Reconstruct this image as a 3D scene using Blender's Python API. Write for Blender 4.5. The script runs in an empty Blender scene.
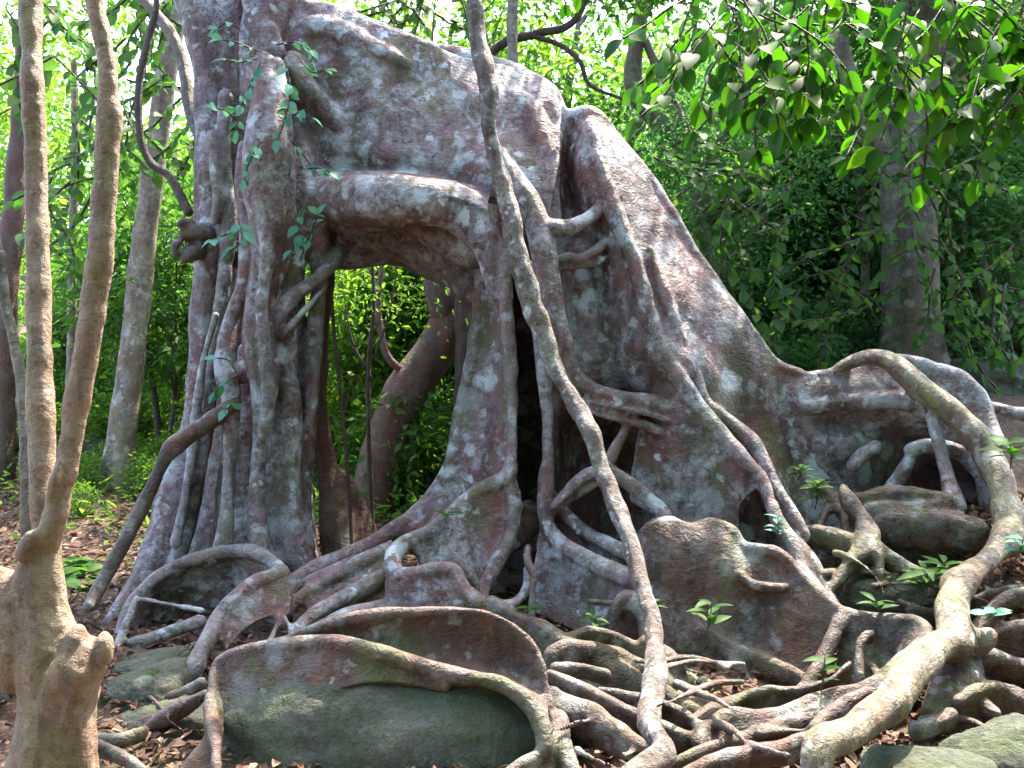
import bpy, math, random
import numpy as np
from mathutils import Vector, noise as mn
from mathutils.bvhtree import BVHTree

random.seed(7)
rng = np.random.default_rng(11)
S = bpy.context.scene
COL = S.collection
F = 996.0
CZ = 1.6

def P(u, v, d):
    """a point d metres in front of the standing viewer"""
    return np.array([(u - 512.0) / F * d, d, CZ - (v - 384.0) / F * d])

# ------------------------------------------------------------------ linking helpers
def tag(o, label=None, cat=None, group=None, kind=None):
    if label: o['label'] = label
    if cat: o['category'] = cat
    if group: o['group'] = group
    if kind: o['kind'] = kind
    return o

def empty(name, loc, label=None, cat=None, group=None):
    o = bpy.data.objects.new(name, None)
    COL.objects.link(o)
    o.location = loc
    o.empty_display_size = 0.1
    return tag(o, label, cat, group)

def mesh_np(name, V, Q, mat, parent=None, smooth=True, normals=None, origin=None):
    """V (n,3) world coordinates, Q list of face arrays (all same size per array)"""
    if not isinstance(Q, (list, tuple)): Q = [Q]
    V = np.asarray(V, dtype=np.float64)
    if parent is not None:
        V = V - np.array(parent.location)
    elif origin is not None:
        V = V - np.array(origin)
    me = bpy.data.meshes.new(name)
    me.vertices.add(len(V))
    me.vertices.foreach_set('co', V.astype(np.float32).ravel())
    nl = sum(q.size for q in Q)
    me.loops.add(nl)
    me.loops.foreach_set('vertex_index', np.concatenate([q.ravel() for q in Q]).astype(np.int32))
    tot = np.concatenate([np.full(len(q), q.shape[1], dtype=np.int32) for q in Q])
    st = np.concatenate([[0], np.cumsum(tot)[:-1]]).astype(np.int32)
    me.polygons.add(len(tot))
    me.polygons.foreach_set('loop_start', st)
    me.polygons.foreach_set('loop_total', tot)
    me.polygons.foreach_set('use_smooth', np.full(len(tot), smooth))
    me.update(calc_edges=True)
    me.validate()
    if normals is not None:
        me.normals_split_custom_set_from_vertices(normals.tolist())
    me.materials.append(mat)
    o = bpy.data.objects.new(name, me)
    COL.objects.link(o)
    if parent is not None: o.parent = parent
    elif origin is not None: o.location = origin
    return o

def copy_tree(o, parent=None):
    c = o.copy(); COL.objects.link(c)
    if parent: c.parent = parent
    for ch in list(o.children): copy_tree(ch, c)
    return c

# ------------------------------------------------------------------ terrain
def sstep(a, b, x):
    t = np.clip((x - a) / (b - a), 0, 1)
    return t * t * (3 - 2 * t)

def ground_z(x, y):
    x = np.asarray(x, float); y = np.asarray(y, float)
    z = -0.50 + 0.45 * sstep(4.6, 9.0, y) + 0.12 * sstep(8.5, 11, y)
    z = z + 0.035 * np.clip(y - 10, 0, 50) + 0.18 * np.clip(y - 26, 0, 60)
    z = z + 0.62 * sstep(1.2, 3.8, x) * sstep(5.6, 8.2, y)
    z = z + 0.75 * sstep(1.5, 5.5, x) * sstep(8.4, 12.5, y) + 0.10 * np.clip(x - 4, 0, 40) * sstep(8, 13, y)
    z = z + 0.075 * np.clip(y - 9, 0, 9) * sstep(-1.0, -3.5, x)
    z = z + 0.05 * np.clip(-x - 4, 0, 40) * sstep(10, 16, y)
    z = z + 0.05 * np.sin(x * 1.7 + 0.6 * y) * np.cos(y * 1.3 - 0.4 * x) + 0.03 * np.sin(3.1 * x + 1) * np.sin(2.7 * y)
    return z

# ------------------------------------------------------------------ node material helpers
def new_mat(name):
    m = bpy.data.materials.new(name); m.use_nodes = True
    nt = m.node_tree; nt.nodes.clear()
    return m, nt
def N(nt, t, **kw):
    n = nt.nodes.new(t)
    for k, v in kw.items():
        if k.startswith('i_'): n.inputs[k[2:].replace('_', ' ')].default_value = v
        else: setattr(n, k, v)
    return n
def L(nt, a, b): nt.links.new(a, b)
def c4(c): return (c[0], c[1], c[2], 1.0)
def noise_n(nt, vec, scale, detail=5, rough=0.6, dist=0.0):
    n = N(nt, 'ShaderNodeTexNoise'); n.inputs['Scale'].default_value = scale
    n.inputs['Detail'].default_value = detail; n.inputs['Roughness'].default_value = rough
    n.inputs['Distortion'].default_value = dist
    L(nt, vec, n.inputs['Vector']); return n.outputs['Fac']
def ramp(nt, fac, a, b):
    r = N(nt, 'ShaderNodeMapRange'); r.inputs['From Min'].default_value = a; r.inputs['From Max'].default_value = b
    r.clamp = True
    L(nt, fac, r.inputs['Value']); return r.outputs['Result']
def mixc(nt, fac, a, b, mode='MIX'):
    m = N(nt, 'ShaderNodeMix', data_type='RGBA', blend_type=mode)
    if hasattr(fac, 'links'): L(nt, fac, m.inputs[0])
    else: m.inputs[0].default_value = fac
    for s, x in ((6, a), (7, b)):
        if hasattr(x, 'links'): L(nt, x, m.inputs[s])
        else: m.inputs[s].default_value = c4(x)
    return m.outputs[2]
def math_n(nt, op, a, b=0.0):
    m = N(nt, 'ShaderNodeMath', operation=op)
    for i, x in enumerate((a, b)):
        if hasattr(x, 'links'): L(nt, x, m.inputs[i])
        else: m.inputs[i].default_value = x
    return m.outputs[0]
def mapping(nt, vec, scale, loc=(0, 0, 0)):
    m = N(nt, 'ShaderNodeMapping'); m.inputs['Scale'].default_value = scale; m.inputs['Location'].default_value = loc
    L(nt, vec, m.inputs['Vector']); return m.outputs['Vector']
def finish(nt, col, rough, height, strength, dist=0.02, spec=0.3):
    b = N(nt, 'ShaderNodeBsdfPrincipled')
    L(nt, col, b.inputs['Base Color'])
    if hasattr(rough, 'links'): L(nt, rough, b.inputs['Roughness'])
    else: b.inputs['Roughness'].default_value = rough
    b.inputs['Specular IOR Level'].default_value = spec
    if height is not None:
        bp = N(nt, 'ShaderNodeBump'); bp.inputs['Strength'].default_value = strength; bp.inputs['Distance'].default_value = dist
        L(nt, height, bp.inputs['Height']); L(nt, bp.outputs[0], b.inputs['Normal'])
    o = N(nt, 'ShaderNodeOutputMaterial'); L(nt, b.outputs[0], o.inputs[0])

def bark_material(name, c_red, c_grey, c_pur, c_lich, c_moss, lich=1.0, moss=0.5, s=1.0, loc=(0, 0, 0), streak=0.75, worn_lit=0.8, film=0.6, worn_lit_c=(0.44, 0.40, 0.385)):
    m, nt = new_mat(name)
    tc = N(nt, 'ShaderNodeTexCoord'); ob = mapping(nt, tc.outputs['Object'], (s, s, s), loc)
    n1 = noise_n(nt, ob, 1.3, 3, 0.6, 0.4); n2 = noise_n(nt, ob, 3.7, 4, 0.65, 0.6)
    fine = noise_n(nt, ob, 13, 5, 0.75, 0.4)
    col = mixc(nt, ramp(nt, n1, 0.42, 0.58), c_red, c_grey)
    col = mixc(nt, ramp(nt, n2, 0.42, 0.60), col, c_pur)
    col = mixc(nt, math_n(nt, 'MULTIPLY', ramp(nt, fine, 0.46, 0.34), 0.7), col, tuple(x * 0.28 for x in c_red))
    # water stains running down the wood
    st = noise_n(nt, mapping(nt, ob, (4.5, 4.5, 0.6)), 1.0, 5, 0.7, 0.3)
    col = mixc(nt, math_n(nt, 'MULTIPLY', ramp(nt, st, 0.46, 0.62), streak), col, (0.024, 0.014, 0.010))
    # moss film
    mo = noise_n(nt, mapping(nt, ob, (1, 1, 0.6), (7, 3, 1)), 1.9, 5, 0.75, 0.4)
    col = mixc(nt, math_n(nt, 'MULTIPLY', ramp(nt, mo, 0.50, 0.62), moss), col, c_moss)
    # thin grey lichen film, patchy at several scales
    fm = math_n(nt, 'MULTIPLY', ramp(nt, noise_n(nt, mapping(nt, ob, (1, 1, 1), (3, 9, 4)), 2.3, 5, 0.78, 0.5), 0.47, 0.62), ramp(nt, fine, 0.38, 0.62))
    col = mixc(nt, math_n(nt, 'MULTIPLY', fm, film), col, c_lich)
    # worn pale bark, with sheen and sky light painted in along convex crests
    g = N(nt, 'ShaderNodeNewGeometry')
    wear_lit = math_n(nt, 'MULTIPLY', ramp(nt, g.outputs['Pointiness'], 0.508, 0.562), ramp(nt, n2, 0.30, 0.52))
    col = mixc(nt, math_n(nt, 'MULTIPLY', wear_lit, worn_lit), col, worn_lit_c)
    # crustose lichen plates
    wob = N(nt, 'ShaderNodeTexNoise'); wob.inputs['Scale'].default_value = 7; wob.inputs['Detail'].default_value = 5; wob.inputs['Roughness'].default_value = 0.7
    L(nt, ob, wob.inputs['Vector'])
    add = N(nt, 'ShaderNodeVectorMath', operation='MULTIPLY_ADD'); L(nt, wob.outputs['Color'], add.inputs[0])
    add.inputs[1].default_value = (0.24, 0.24, 0.24); L(nt, ob, add.inputs[2])
    tot = None
    for sc, lo, hi in ((4.2, 0.40, 0.52), (9.5, 0.44, 0.56)):
        vo = N(nt, 'ShaderNodeTexVoronoi'); vo.inputs['Scale'].default_value = sc
        L(nt, add.outputs[0], vo.inputs['Vector'])
        sep = N(nt, 'ShaderNodeSeparateColor'); L(nt, vo.outputs['Color'], sep.inputs[0])
        mask = ramp(nt, n1 if sc < 6 else n2, lo, hi)
        rad = math_n(nt, 'MULTIPLY', math_n(nt, 'ADD', math_n(nt, 'MULTIPLY', mask, 0.48), 0.12), math_n(nt, 'ADD', sep.outputs[0], 0.1))
        f = ramp(nt, math_n(nt, 'SUBTRACT', rad, vo.outputs['Distance']), 0.0, 0.22)
        f = math_n(nt, 'MULTIPLY', f, math_n(nt, 'ADD', math_n(nt, 'MULTIPLY', sep.outputs[1], 0.7), 0.2))
        tot = f if tot is None else math_n(nt, 'MAXIMUM', tot, f)
    lf = math_n(nt, 'MULTIPLY', tot, math_n(nt, 'MULTIPLY', ramp(nt, fine, 0.26, 0.44), lich))
    col = mixc(nt, lf, col, c_lich)
    h = math_n(nt, 'ADD', noise_n(nt, ob, 8, 5, 0.74, 0.5), math_n(nt, 'MULTIPLY', noise_n(nt, mapping(nt, ob, (1.0, 1.0, 2.6)), 21, 3, 0.7, 0.6), 0.25))
    finish(nt, col, 0.55, h, 0.9, 0.045, 0.3)
    return m

M = {}
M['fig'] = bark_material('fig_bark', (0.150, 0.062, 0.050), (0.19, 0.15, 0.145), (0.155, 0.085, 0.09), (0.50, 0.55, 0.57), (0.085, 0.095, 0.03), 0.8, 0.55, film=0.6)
M['root'] = bark_material('root_bark', (0.105, 0.046, 0.026), (0.095, 0.066, 0.044), (0.085, 0.042, 0.036), (0.44, 0.46, 0.44), (0.085, 0.088, 0.028), 0.45, 0.75, loc=(4, 2, 0), film=0.22, worn_lit=0.32, worn_lit_c=(0.30, 0.26, 0.245))
M['pale'] = bark_material('pale_root_bark', (0.19, 0.115, 0.065), (0.21, 0.165, 0.11), (0.17, 0.12, 0.09), (0.6, 0.6, 0.52), (0.22, 0.22, 0.08), 0.6, 0.6, s=1.6, loc=(1, 6, 2), streak=0.6, worn_lit=0.25, film=0.35)
M['liana'] = bark_material('liana_bark', (0.14, 0.08, 0.055), (0.18, 0.14, 0.12), (0.11, 0.065, 0.055), (0.62, 0.64, 0.60), (0.13, 0.13, 0.05), 0.9, 0.7, s=2.2, loc=(1, 6, 2), worn_lit=0.25, streak=0.8, film=0.4)
M['tan'] = bark_material('tan_bark', (0.40, 0.235, 0.14), (0.37, 0.28, 0.185), (0.33, 0.19, 0.125), (0.50, 0.42, 0.33), (0.24, 0.20, 0.07), 0.35, 0.6, s=2.6, streak=0.4, film=0.35, worn_lit=0.5, worn_lit_c=(0.52, 0.38, 0.26))
M['redtrunk'] = bark_material('red_bark', (0.13, 0.04, 0.022), (0.10, 0.042, 0.026), (0.08, 0.03, 0.02), (0.3, 0.25, 0.2), (0.12, 0.12, 0.05), 0.1, 0.3, s=1.4, film=0.1, worn_lit=0.15)
M['greytrunk'] = bark_material('grey_bark', (0.13, 0.078, 0.045), (0.16, 0.12, 0.075), (0.11, 0.07, 0.045), (0.42, 0.42, 0.36), (0.12, 0.13, 0.05), 0.5, 0.6, s=1.2, film=0.3, worn_lit=0.2, streak=0.9)

def rock_material(name, dark, light, moss, mfac):
    m, nt = new_mat(name)
    tc = N(nt, 'ShaderNodeTexCoord'); ob = tc.outputs['Object']
    n1 = noise_n(nt, ob, 2.2, 8, 0.65, 0.3); n2 = noise_n(nt, ob, 16, 6, 0.7); n3 = noise_n(nt, ob, 70, 3, 0.7)
    col = mixc(nt, ramp(nt, n1, 0.35, 0.65), dark, light)
    g = N(nt, 'ShaderNodeNewGeometry'); sx = N(nt, 'ShaderNodeSeparateXYZ'); L(nt, g.outputs['Normal'], sx.inputs[0])
    up = ramp(nt, sx.outputs['Z'], -0.3, 0.9)
    mf = math_n(nt, 'MULTIPLY', ramp(nt, noise_n(nt, mapping(nt, ob, (1, 1, 1), (5, 5, 5)), 3.2, 6, 0.7, 0.5), 0.38, 0.62), mfac)
    mf = math_n(nt, 'MULTIPLY', mf, math_n(nt, 'ADD', math_n(nt, 'MULTIPLY', up, 0.6), 0.4))
    col = mixc(nt, mf, col, moss)
    sp = math_n(nt, 'MULTIPLY', ramp(nt, noise_n(nt, mapping(nt, ob, (1, 1, 1), (2, 8, 1)), 5.5, 6, 0.8, 0.6), 0.52, 0.66), ramp(nt, n2, 0.4, 0.6))
    col = mixc(nt, math_n(nt, 'MULTIPLY', sp, 0.7), col, (0.20, 0.25, 0.22))
    dk = ramp(nt, noise_n(nt, mapping(nt, ob, (2.2, 2.2, 0.8), (9, 1, 4)), 1.6, 5, 0.7, 0.6), 0.50, 0.64)
    col = mixc(nt, math_n(nt, 'MULTIPLY', dk, 0.6), col, tuple(x * 0.35 for x in dark))
    col = mixc(nt, math_n(nt, 'MULTIPLY', ramp(nt, n3, 0.5, 0.7), 0.5), col, tuple(x * 0.4 for x in dark))
    h = math_n(nt, 'ADD', n1, math_n(nt, 'ADD', math_n(nt, 'MULTIPLY', n2, 0.5), math_n(nt, 'MULTIPLY', n3, 0.15)))
    finish(nt, col, 0.85, h, 1.0, 0.09, 0.2)
    return m
M['rock'] = rock_material('mossy_rock', (0.075, 0.078, 0.06), (0.17, 0.175, 0.145), (0.075, 0.10, 0.03), 0.6)
M['rock_pale'] = rock_material('pale_rock', (0.20, 0.20, 0.13), (0.30, 0.29, 0.20), (0.20, 0.22, 0.08), 0.6)
M['rock_mid'] = rock_material('grey_rock', (0.09, 0.085, 0.065), (0.17, 0.165, 0.13), (0.085, 0.10, 0.035), 0.6)

def leaf_material(name, cols, trans=0.5, rough=0.4, tcol=None):
    m, nt = new_mat(name)
    g = N(nt, 'ShaderNodeNewGeometry')
    cr = N(nt, 'ShaderNodeValToRGB'); el = cr.color_ramp.elements
    el[0].position = 0; el[0].color = c4(cols[0]); el[1].position = 1; el[1].color = c4(cols[-1])
    for i, c in enumerate(cols[1:-1]):
        e = el.new((i + 1) / (len(cols) - 1)); e.color = c4(c)
    L(nt, g.outputs['Random Per Island'], cr.inputs[0])
    b = N(nt, 'ShaderNodeBsdfPrincipled'); L(nt, cr.outputs[0], b.inputs['Base Color'])
    b.inputs['Roughness'].default_value = 0.55; b.inputs['Specular IOR Level'].default_value = 0.18
    t = N(nt, 'ShaderNodeBsdfTranslucent')
    tc = mixc(nt, 1.0, cr.outputs[0], tcol or (1.8, 2.05, 0.95), 'MULTIPLY')
    L(nt, tc, t.inputs[0])
    mx = N(nt, 'ShaderNodeMixShader'); mx.inputs[0].default_value = trans
    L(nt, b.outputs[0], mx.inputs[1]); L(nt, t.outputs[0], mx.inputs[2])
    o = N(nt, 'ShaderNodeOutputMaterial'); L(nt, mx.outputs[0], o.inputs[0])
    return m
M['leaf_bright'] = leaf_material('leaf_yellow_green', [(0.05, 0.12, 0.02), (0.10, 0.18, 0.025), (0.15, 0.22, 0.04), (0.07, 0.15, 0.035)], 0.6)
M['leaf_mid'] = leaf_material('leaf_mid_green', [(0.03, 0.085, 0.02), (0.05, 0.12, 0.025), (0.08, 0.15, 0.03), (0.045, 0.11, 0.04)], 0.5)
M['leaf_dark'] = leaf_material('leaf_deep_green', [(0.04, 0.10, 0.045), (0.06, 0.14, 0.07), (0.09, 0.17, 0.05), (0.05, 0.13, 0.085)], 0.55, 0.35)
M['leaf_near'] = leaf_material('leaf_fresh_green', [(0.016, 0.06, 0.006), (0.03, 0.10, 0.008), (0.05, 0.14, 0.012), (0.012, 0.05, 0.008), (0.035, 0.10, 0.01), (0.07, 0.13, 0.015)], 0.45, 0.35, (1.8, 2.2, 0.5))
M['leaf_teal'] = leaf_material('leaf_blue_green', [(0.04, 0.14, 0.09), (0.07, 0.20, 0.13), (0.12, 0.27, 0.2), (0.04, 0.12, 0.06)], 0.3, 0.3, (1.4, 1.8, 1.0))
M['litter'] = leaf_material('dry_leaves', [(0.09, 0.045, 0.025), (0.16, 0.085, 0.05), (0.28, 0.18, 0.12), (0.06, 0.035, 0.02), (0.14, 0.06, 0.035), (0.05, 0.03, 0.02)], 0.15, 0.6, (1.1, 1.0, 0.8))

def soil_material():
    m, nt = new_mat('forest_soil')
    tc = N(nt, 'ShaderNodeTexCoord'); ob = tc.outputs['Object']
    n1 = noise_n(nt, ob, 0.7, 6, 0.6); n2 = noise_n(nt, ob, 7, 8, 0.75); n3 = noise_n(nt, ob, 35, 5, 0.7)
    col = mixc(nt, ramp(nt, n2, 0.35, 0.65), (0.05, 0.032, 0.022), (0.16, 0.095, 0.07))
    col = mixc(nt, ramp(nt, n3, 0.5, 0.7), col, (0.24, 0.16, 0.12))
    col = mixc(nt, ramp(nt, n1, 0.5, 0.65), col, mixc(nt, 0.6, col, (0.06, 0.09, 0.02)))
    h = math_n(nt, 'ADD', n2, math_n(nt, 'MULTIPLY', n3, 0.6))
    finish(nt, col, 0.9, h, 0.9, 0.05, 0.2)
    return m
M['soil'] = soil_material()
M['twig'] = bark_material('twig_bark', (0.10, 0.06, 0.04), (0.12, 0.09, 0.07), (0.08, 0.05, 0.04), (0.2, 0.18, 0.15), (0.08, 0.09, 0.03), 0.05, 0.4, s=3, worn_lit=0.0, film=0.0)

# ------------------------------------------------------------------ shapes
def catmull(pts, per):
    pts = np.asarray(pts, float)
    p = np.vstack([2 * pts[0] - pts[1], pts, 2 * pts[-1] - pts[-2]])
    out = []
    for i in range(1, len(p) - 2):
        t = np.linspace(0, 1, per, endpoint=False)[:, None]
        a, b, c, d = p[i - 1], p[i], p[i + 1], p[i + 2]
        out.append(0.5 * ((2 * b) + (-a + c) * t + (2 * a - 5 * b + 4 * c - d) * t ** 2 + (-a + 3 * b - 3 * c + d) * t ** 3))
    out.append(pts[-1][None])
    return np.vstack(out)

def resample(path, n):
    path = np.asarray(path, float)
    s = np.concatenate([[0], np.cumsum(np.linalg.norm(np.diff(path[:, :3], axis=0), axis=1))])
    t = np.linspace(0, s[-1], n)
    return np.stack([np.interp(t, s, path[:, k]) for k in range(path.shape[1])], axis=1)

def px_path(pts):
    """(u, v, d, r_px) -> world xyz + radius"""
    return np.array([list(P(u, v, d)) + [r / F * d] for u, v, d, r in pts])

def tube(path, seg=12, step=None, wob=0.12, ez=1.0, seed=None):
    """closed tube; path rows x y z r"""
    c = catmull(path, 8)
    ln = np.linalg.norm(np.diff(c[:, :3], axis=0), axis=1).sum()
    rm = max(0.004, float(np.mean(c[:, 3])))
    n = max(4, int(ln / (step or max(0.02, rm * 0.6))))
    c = resample(c, n)
    c[:, 3] = np.maximum(c[:, 3], 0.002)
    T = np.gradient(c[:, :3], axis=0); T /= np.linalg.norm(T, axis=1)[:, None] + 1e-9
    ref = np.array([0.13, -0.9, 0.2]) if abs(T[0][1]) < 0.8 else np.array([1., 0, 0])
    V = np.zeros((n, seg, 3)); a0 = ref
    so = np.array([random.uniform(0, 50) for _ in range(3)]) if seed is None else np.array([seed, seed * 2.1, 3.3])
    ang = np.linspace(0, 2 * math.pi, seg, endpoint=False)
    for i in range(n):
        a0 = a0 - T[i] * np.dot(a0, T[i]); a0 /= np.linalg.norm(a0) + 1e-9
        b0 = np.cross(T[i], a0)
        r = c[i, 3]
        if i == 0 or i == n - 1: r *= 0.6
        dirs = np.cos(ang)[:, None] * a0 + np.sin(ang)[:, None] * b0
        if wob > 0:
            k = 1.0 / max(rm, 0.01) * 0.45
            rr = np.array([r * (1 + wob * mn.noise(Vector((c[i, :3] + dirs[j] * r) * k + so))
                                + wob * 0.8 * mn.noise(Vector((math.cos(ang[j]) * 1.3, math.sin(ang[j]) * 1.3, i * 0.03 + so[0])))) for j in range(seg)])
        else: rr = np.full(seg, r)
        off = dirs * rr[:, None]
        e = 1 + (ez - 1) * (1 - abs(T[i][2]) ** 2)
        off[:, 2] = np.where(off[:, 2] < 0, off[:, 2] * (1 + (e - 1) * 1.8), off[:, 2])
        V[i] = c[i, :3] + off
    V = V.reshape(-1, 3)
    i, j = np.meshgrid(np.arange(n - 1), np.arange(seg), indexing='ij')
    j2 = (j + 1) % seg
    Q = np.stack([i * seg + j, i * seg + j2, (i + 1) * seg + j2, (i + 1) * seg + j], -1).reshape(-1, 4)
    V = np.vstack([V, c[0, :3] - T[0] * c[0, 3] * 0.25, c[-1, :3] + T[-1] * c[-1, 3] * 0.25])
    a = len(V) - 2; b = len(V) - 1
    jj = np.arange(seg); jn = (jj + 1) % seg
    T1 = np.stack([np.full(seg, a), jn, jj], 1); T2 = np.stack([np.full(seg, b), (n - 1) * seg + jj, (n - 1) * seg + jn], 1)
    return V, Q, np.vstack([T1, T2])

def sheet(rows, thick, step=0.045, wav=0.03, wf=1.6):
    """closed thick sheet lofted through rows of world points; rows may have different lengths"""
    m = max(len(r) for r in rows)
    rc = []
    width = max(np.linalg.norm(np.diff(np.array(r)[:, :3], axis=0), axis=1).sum() for r in rows)
    nc = max(4, int(width / step))
    for r in rows: rc.append(resample(catmull(np.array(r)[:, :3], 8), nc))
    rc = np.array(rc)                                  # rows, nc, 3
    G = np.stack([catmull(rc[:, k], 8) for k in range(nc)], 1)
    h = np.linalg.norm(np.diff(G, axis=0), axis=2).sum(0).max()
    nr = max(4, int(h / step))
    G = np.stack([resample(G[:, k], nr) for k in range(nc)], 1)
    du = np.gradient(G, axis=1); dv = np.gradient(G, axis=0)
    Nn = np.cross(du, dv); Nn /= np.linalg.norm(Nn, axis=2)[..., None] + 1e-9
    so = random.uniform(0, 40)
    W = np.array([[mn.noise(Vector((p[0] * wf + so, p[1] * wf, p[2] * wf * 0.7))) + 0.4 * mn.noise(Vector((p[0] * wf * 2.7 + so, p[1] * wf * 2.7, p[2] * wf * 1.6))) for p in row] for row in G])
    G = G + Nn * (W * wav)[..., None]
    th = thick if not callable(thick) else np.array([[thick(i / (nr - 1), j / (nc - 1)) for j in range(nc)] for i in range(nr)])[..., None]
    A = G + Nn * th / 2; B = G - Nn * th / 2
    V = np.vstack([A.reshape(-1, 3), B.reshape(-1, 3)]); off = nr * nc
    i, j = np.meshgrid(np.arange(nr - 1), np.arange(nc - 1), indexing='ij')
    q = np.stack([i * nc + j, i * nc + j + 1, (i + 1) * nc + j + 1, (i + 1) * nc + j], -1).reshape(-1, 4)
    Q = [q, q[:, ::-1] + off]
    def rim(idx):
        idx = np.array(idx); a = idx[:-1]; b = idx[1:]
        return np.stack([b, a, a + off, b + off], 1)
    top = list(range(nc)); rt = [k * nc + nc - 1 for k in range(nr)]
    bt = [(nr - 1) * nc + k for k in range(nc)][::-1]; lf = [k * nc for k in range(nr)][::-1]
    Q += [rim(top), rim(rt), rim(bt), rim(lf)]
    return V, np.vstack(Q), np.zeros((0, 3), int)

def merge(pieces):
    Vs, Qs, Ts, o = [], [], [], 0
    for V, Q, T in pieces:
        Vs.append(V); Qs.append(Q + o); Ts.append(T + o); o += len(V)
    return np.vstack(Vs), np.vstack(Qs), np.vstack(Ts)

def fuse(root, parts, voxel, smooth_it=2, disp=((2.2, 0.02), (8.0, 0.006))):
    """parts: list of (name, material, [pieces], label). The wood is grown together as one skin,
    then cut into its parts again, each face going to the part it grew from."""
    allp = [p for _, _, pcs, _ in parts for p in pcs]
    V, Q, T = merge(allp)
    owner_q = np.concatenate([np.full(len(p[1]), i) for i, pt in enumerate(parts) for p in pt[2]])
    owner_t = np.concatenate([np.full(len(p[2]), i) for i, pt in enumerate(parts) for p in pt[2]])
    owner = np.concatenate([owner_q, owner_t]).astype(int)
    faces = [tuple(f) for f in Q.tolist()] + [tuple(f) for f in T.tolist()]
    bvh = BVHTree.FromPolygons([Vector(v) for v in V], faces)
    me = bpy.data.meshes.new('tmp'); me.from_pydata(V.tolist(), [], faces)
    o = bpy.data.objects.new('tmp', me); COL.objects.link(o)
    md = o.modifiers.new('r', 'REMESH'); md.mode = 'VOXEL'; md.voxel_size = voxel; md.adaptivity = 0
    dg = bpy.context.evaluated_depsgraph_get()
    rm = bpy.data.meshes.new_from_object(o.evaluated_get(dg))
    bpy.data.objects.remove(o); bpy.data.meshes.remove(me)
    nv = len(rm.vertices)
    X = np.empty(nv * 3, np.float32); rm.vertices.foreach_get('co', X); X = X.reshape(-1, 3).astype(float)
    E = np.empty(len(rm.edges) * 2, np.int32); rm.edges.foreach_get('vertices', E); E = E.reshape(-1, 2)
    lt = np.empty(len(rm.polygons), np.int32); rm.polygons.foreach_get('loop_total', lt)
    li = np.empty(len(rm.loops), np.int32); rm.loops.foreach_get('vertex_index', li)
    assert (lt == 4).all(), 'remesh gave non-quads'
    FQ = li.reshape(-1, 4)
    bpy.data.meshes.remove(rm)
    deg = np.bincount(E.ravel(), minlength=nv).astype(float)
    for it in range(smooth_it):
        for lam in (0.55, -0.35 if it % 2 else 0.3):
            A = np.zeros_like(X)
            for k in range(3):
                A[:, k] = np.bincount(E[:, 0], X[E[:, 1], k], nv) + np.bincount(E[:, 1], X[E[:, 0], k], nv)
            X = X + lam * (A / deg[:, None] - X)
    def vnorm(X):
        fn = np.cross(X[FQ[:, 2]] - X[FQ[:, 0]], X[FQ[:, 3]] - X[FQ[:, 1]])
        n = np.zeros_like(X)
        for k in range(3):
            n[:, k] = sum(np.bincount(FQ[:, c], fn[:, k], nv) for c in range(4))
        return n / (np.linalg.norm(n, axis=1)[:, None] + 1e-12)
    nn = vnorm(X)
    D = np.zeros(nv)
    for fr, am in disp:
        D += am * np.array([mn.noise(Vector(p)) for p in (X * fr + 3.7).tolist()])
    X = X + nn * D[:, None]
    nn = vnorm(X)
    cen = X[FQ].mean(1)
    near = np.array([owner[bvh.find_nearest(Vector(c))[2]] for c in cen.tolist()])
    # give stray islands of a part to the part round them
    key = np.sort(np.stack([FQ[:, [0, 1]], FQ[:, [1, 2]], FQ[:, [2, 3]], FQ[:, [3, 0]]], 1), axis=2).reshape(-1, 2)
    fid = np.repeat(np.arange(len(FQ)), 4)
    kk = key[:, 0].astype(np.int64) * nv + key[:, 1]
    od = np.argsort(kk, kind='stable'); kk = kk[od]; fo = fid[od]
    same = kk[1:] == kk[:-1]
    pa, pb = fo[:-1][same], fo[1:][same]
    for rnd in range(3):
        m = near[pa] == near[pb]; qa, qb = pa[m], pb[m]
        comp = np.arange(len(FQ))
        while True:                                    # label propagation with pointer jumping
            lo = np.minimum(comp[qa], comp[qb]); c2 = comp.copy()
            np.minimum.at(c2, comp[qa], lo); np.minimum.at(c2, comp[qb], lo)
            np.minimum.at(c2, qa, lo); np.minimum.at(c2, qb, lo)
            c2 = c2[c2]
            if (c2 == comp).all(): break
            comp = c2
        cnt = np.bincount(comp, minlength=len(FQ)); big = np.zeros(len(parts), int)
        np.maximum.at(big, near, cnt[comp])
        bad = cnt[comp] < big[near] * 0.3
        if not bad.any(): break
        x = bad[pa] & ~bad[pb]; y = bad[pb] & ~bad[pa]
        src = np.concatenate([comp[pa[x]], comp[pb[y]]]); dst = np.concatenate([near[pb[x]], near[pa[y]]])
        new = {}
        for a_, b_ in zip(src.tolist(), dst.tolist()): new.setdefault(a_, {}).setdefault(b_, 0); new[a_][b_] += 1
        tgt = np.full(len(FQ), -1)
        for a_, dct in new.items(): tgt[a_] = max(dct, key=dct.get)
        ch = bad & (tgt[comp] >= 0); near = near.copy(); near[ch] = tgt[comp][ch]
    for i, (name, mat, pcs, lab) in enumerate(parts):
        fq = FQ[near == i]
        if not len(fq): print('EMPTY PART', name); continue
        idx, inv = np.unique(fq, return_inverse=True)
        ob = mesh_np(name, X[idx], inv.reshape(-1, 4), mat, root, normals=nn[idx])
        if lab: ob['label'] = lab
    print('fused', root.name, len(FQ))
    return X, FQ

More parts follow.
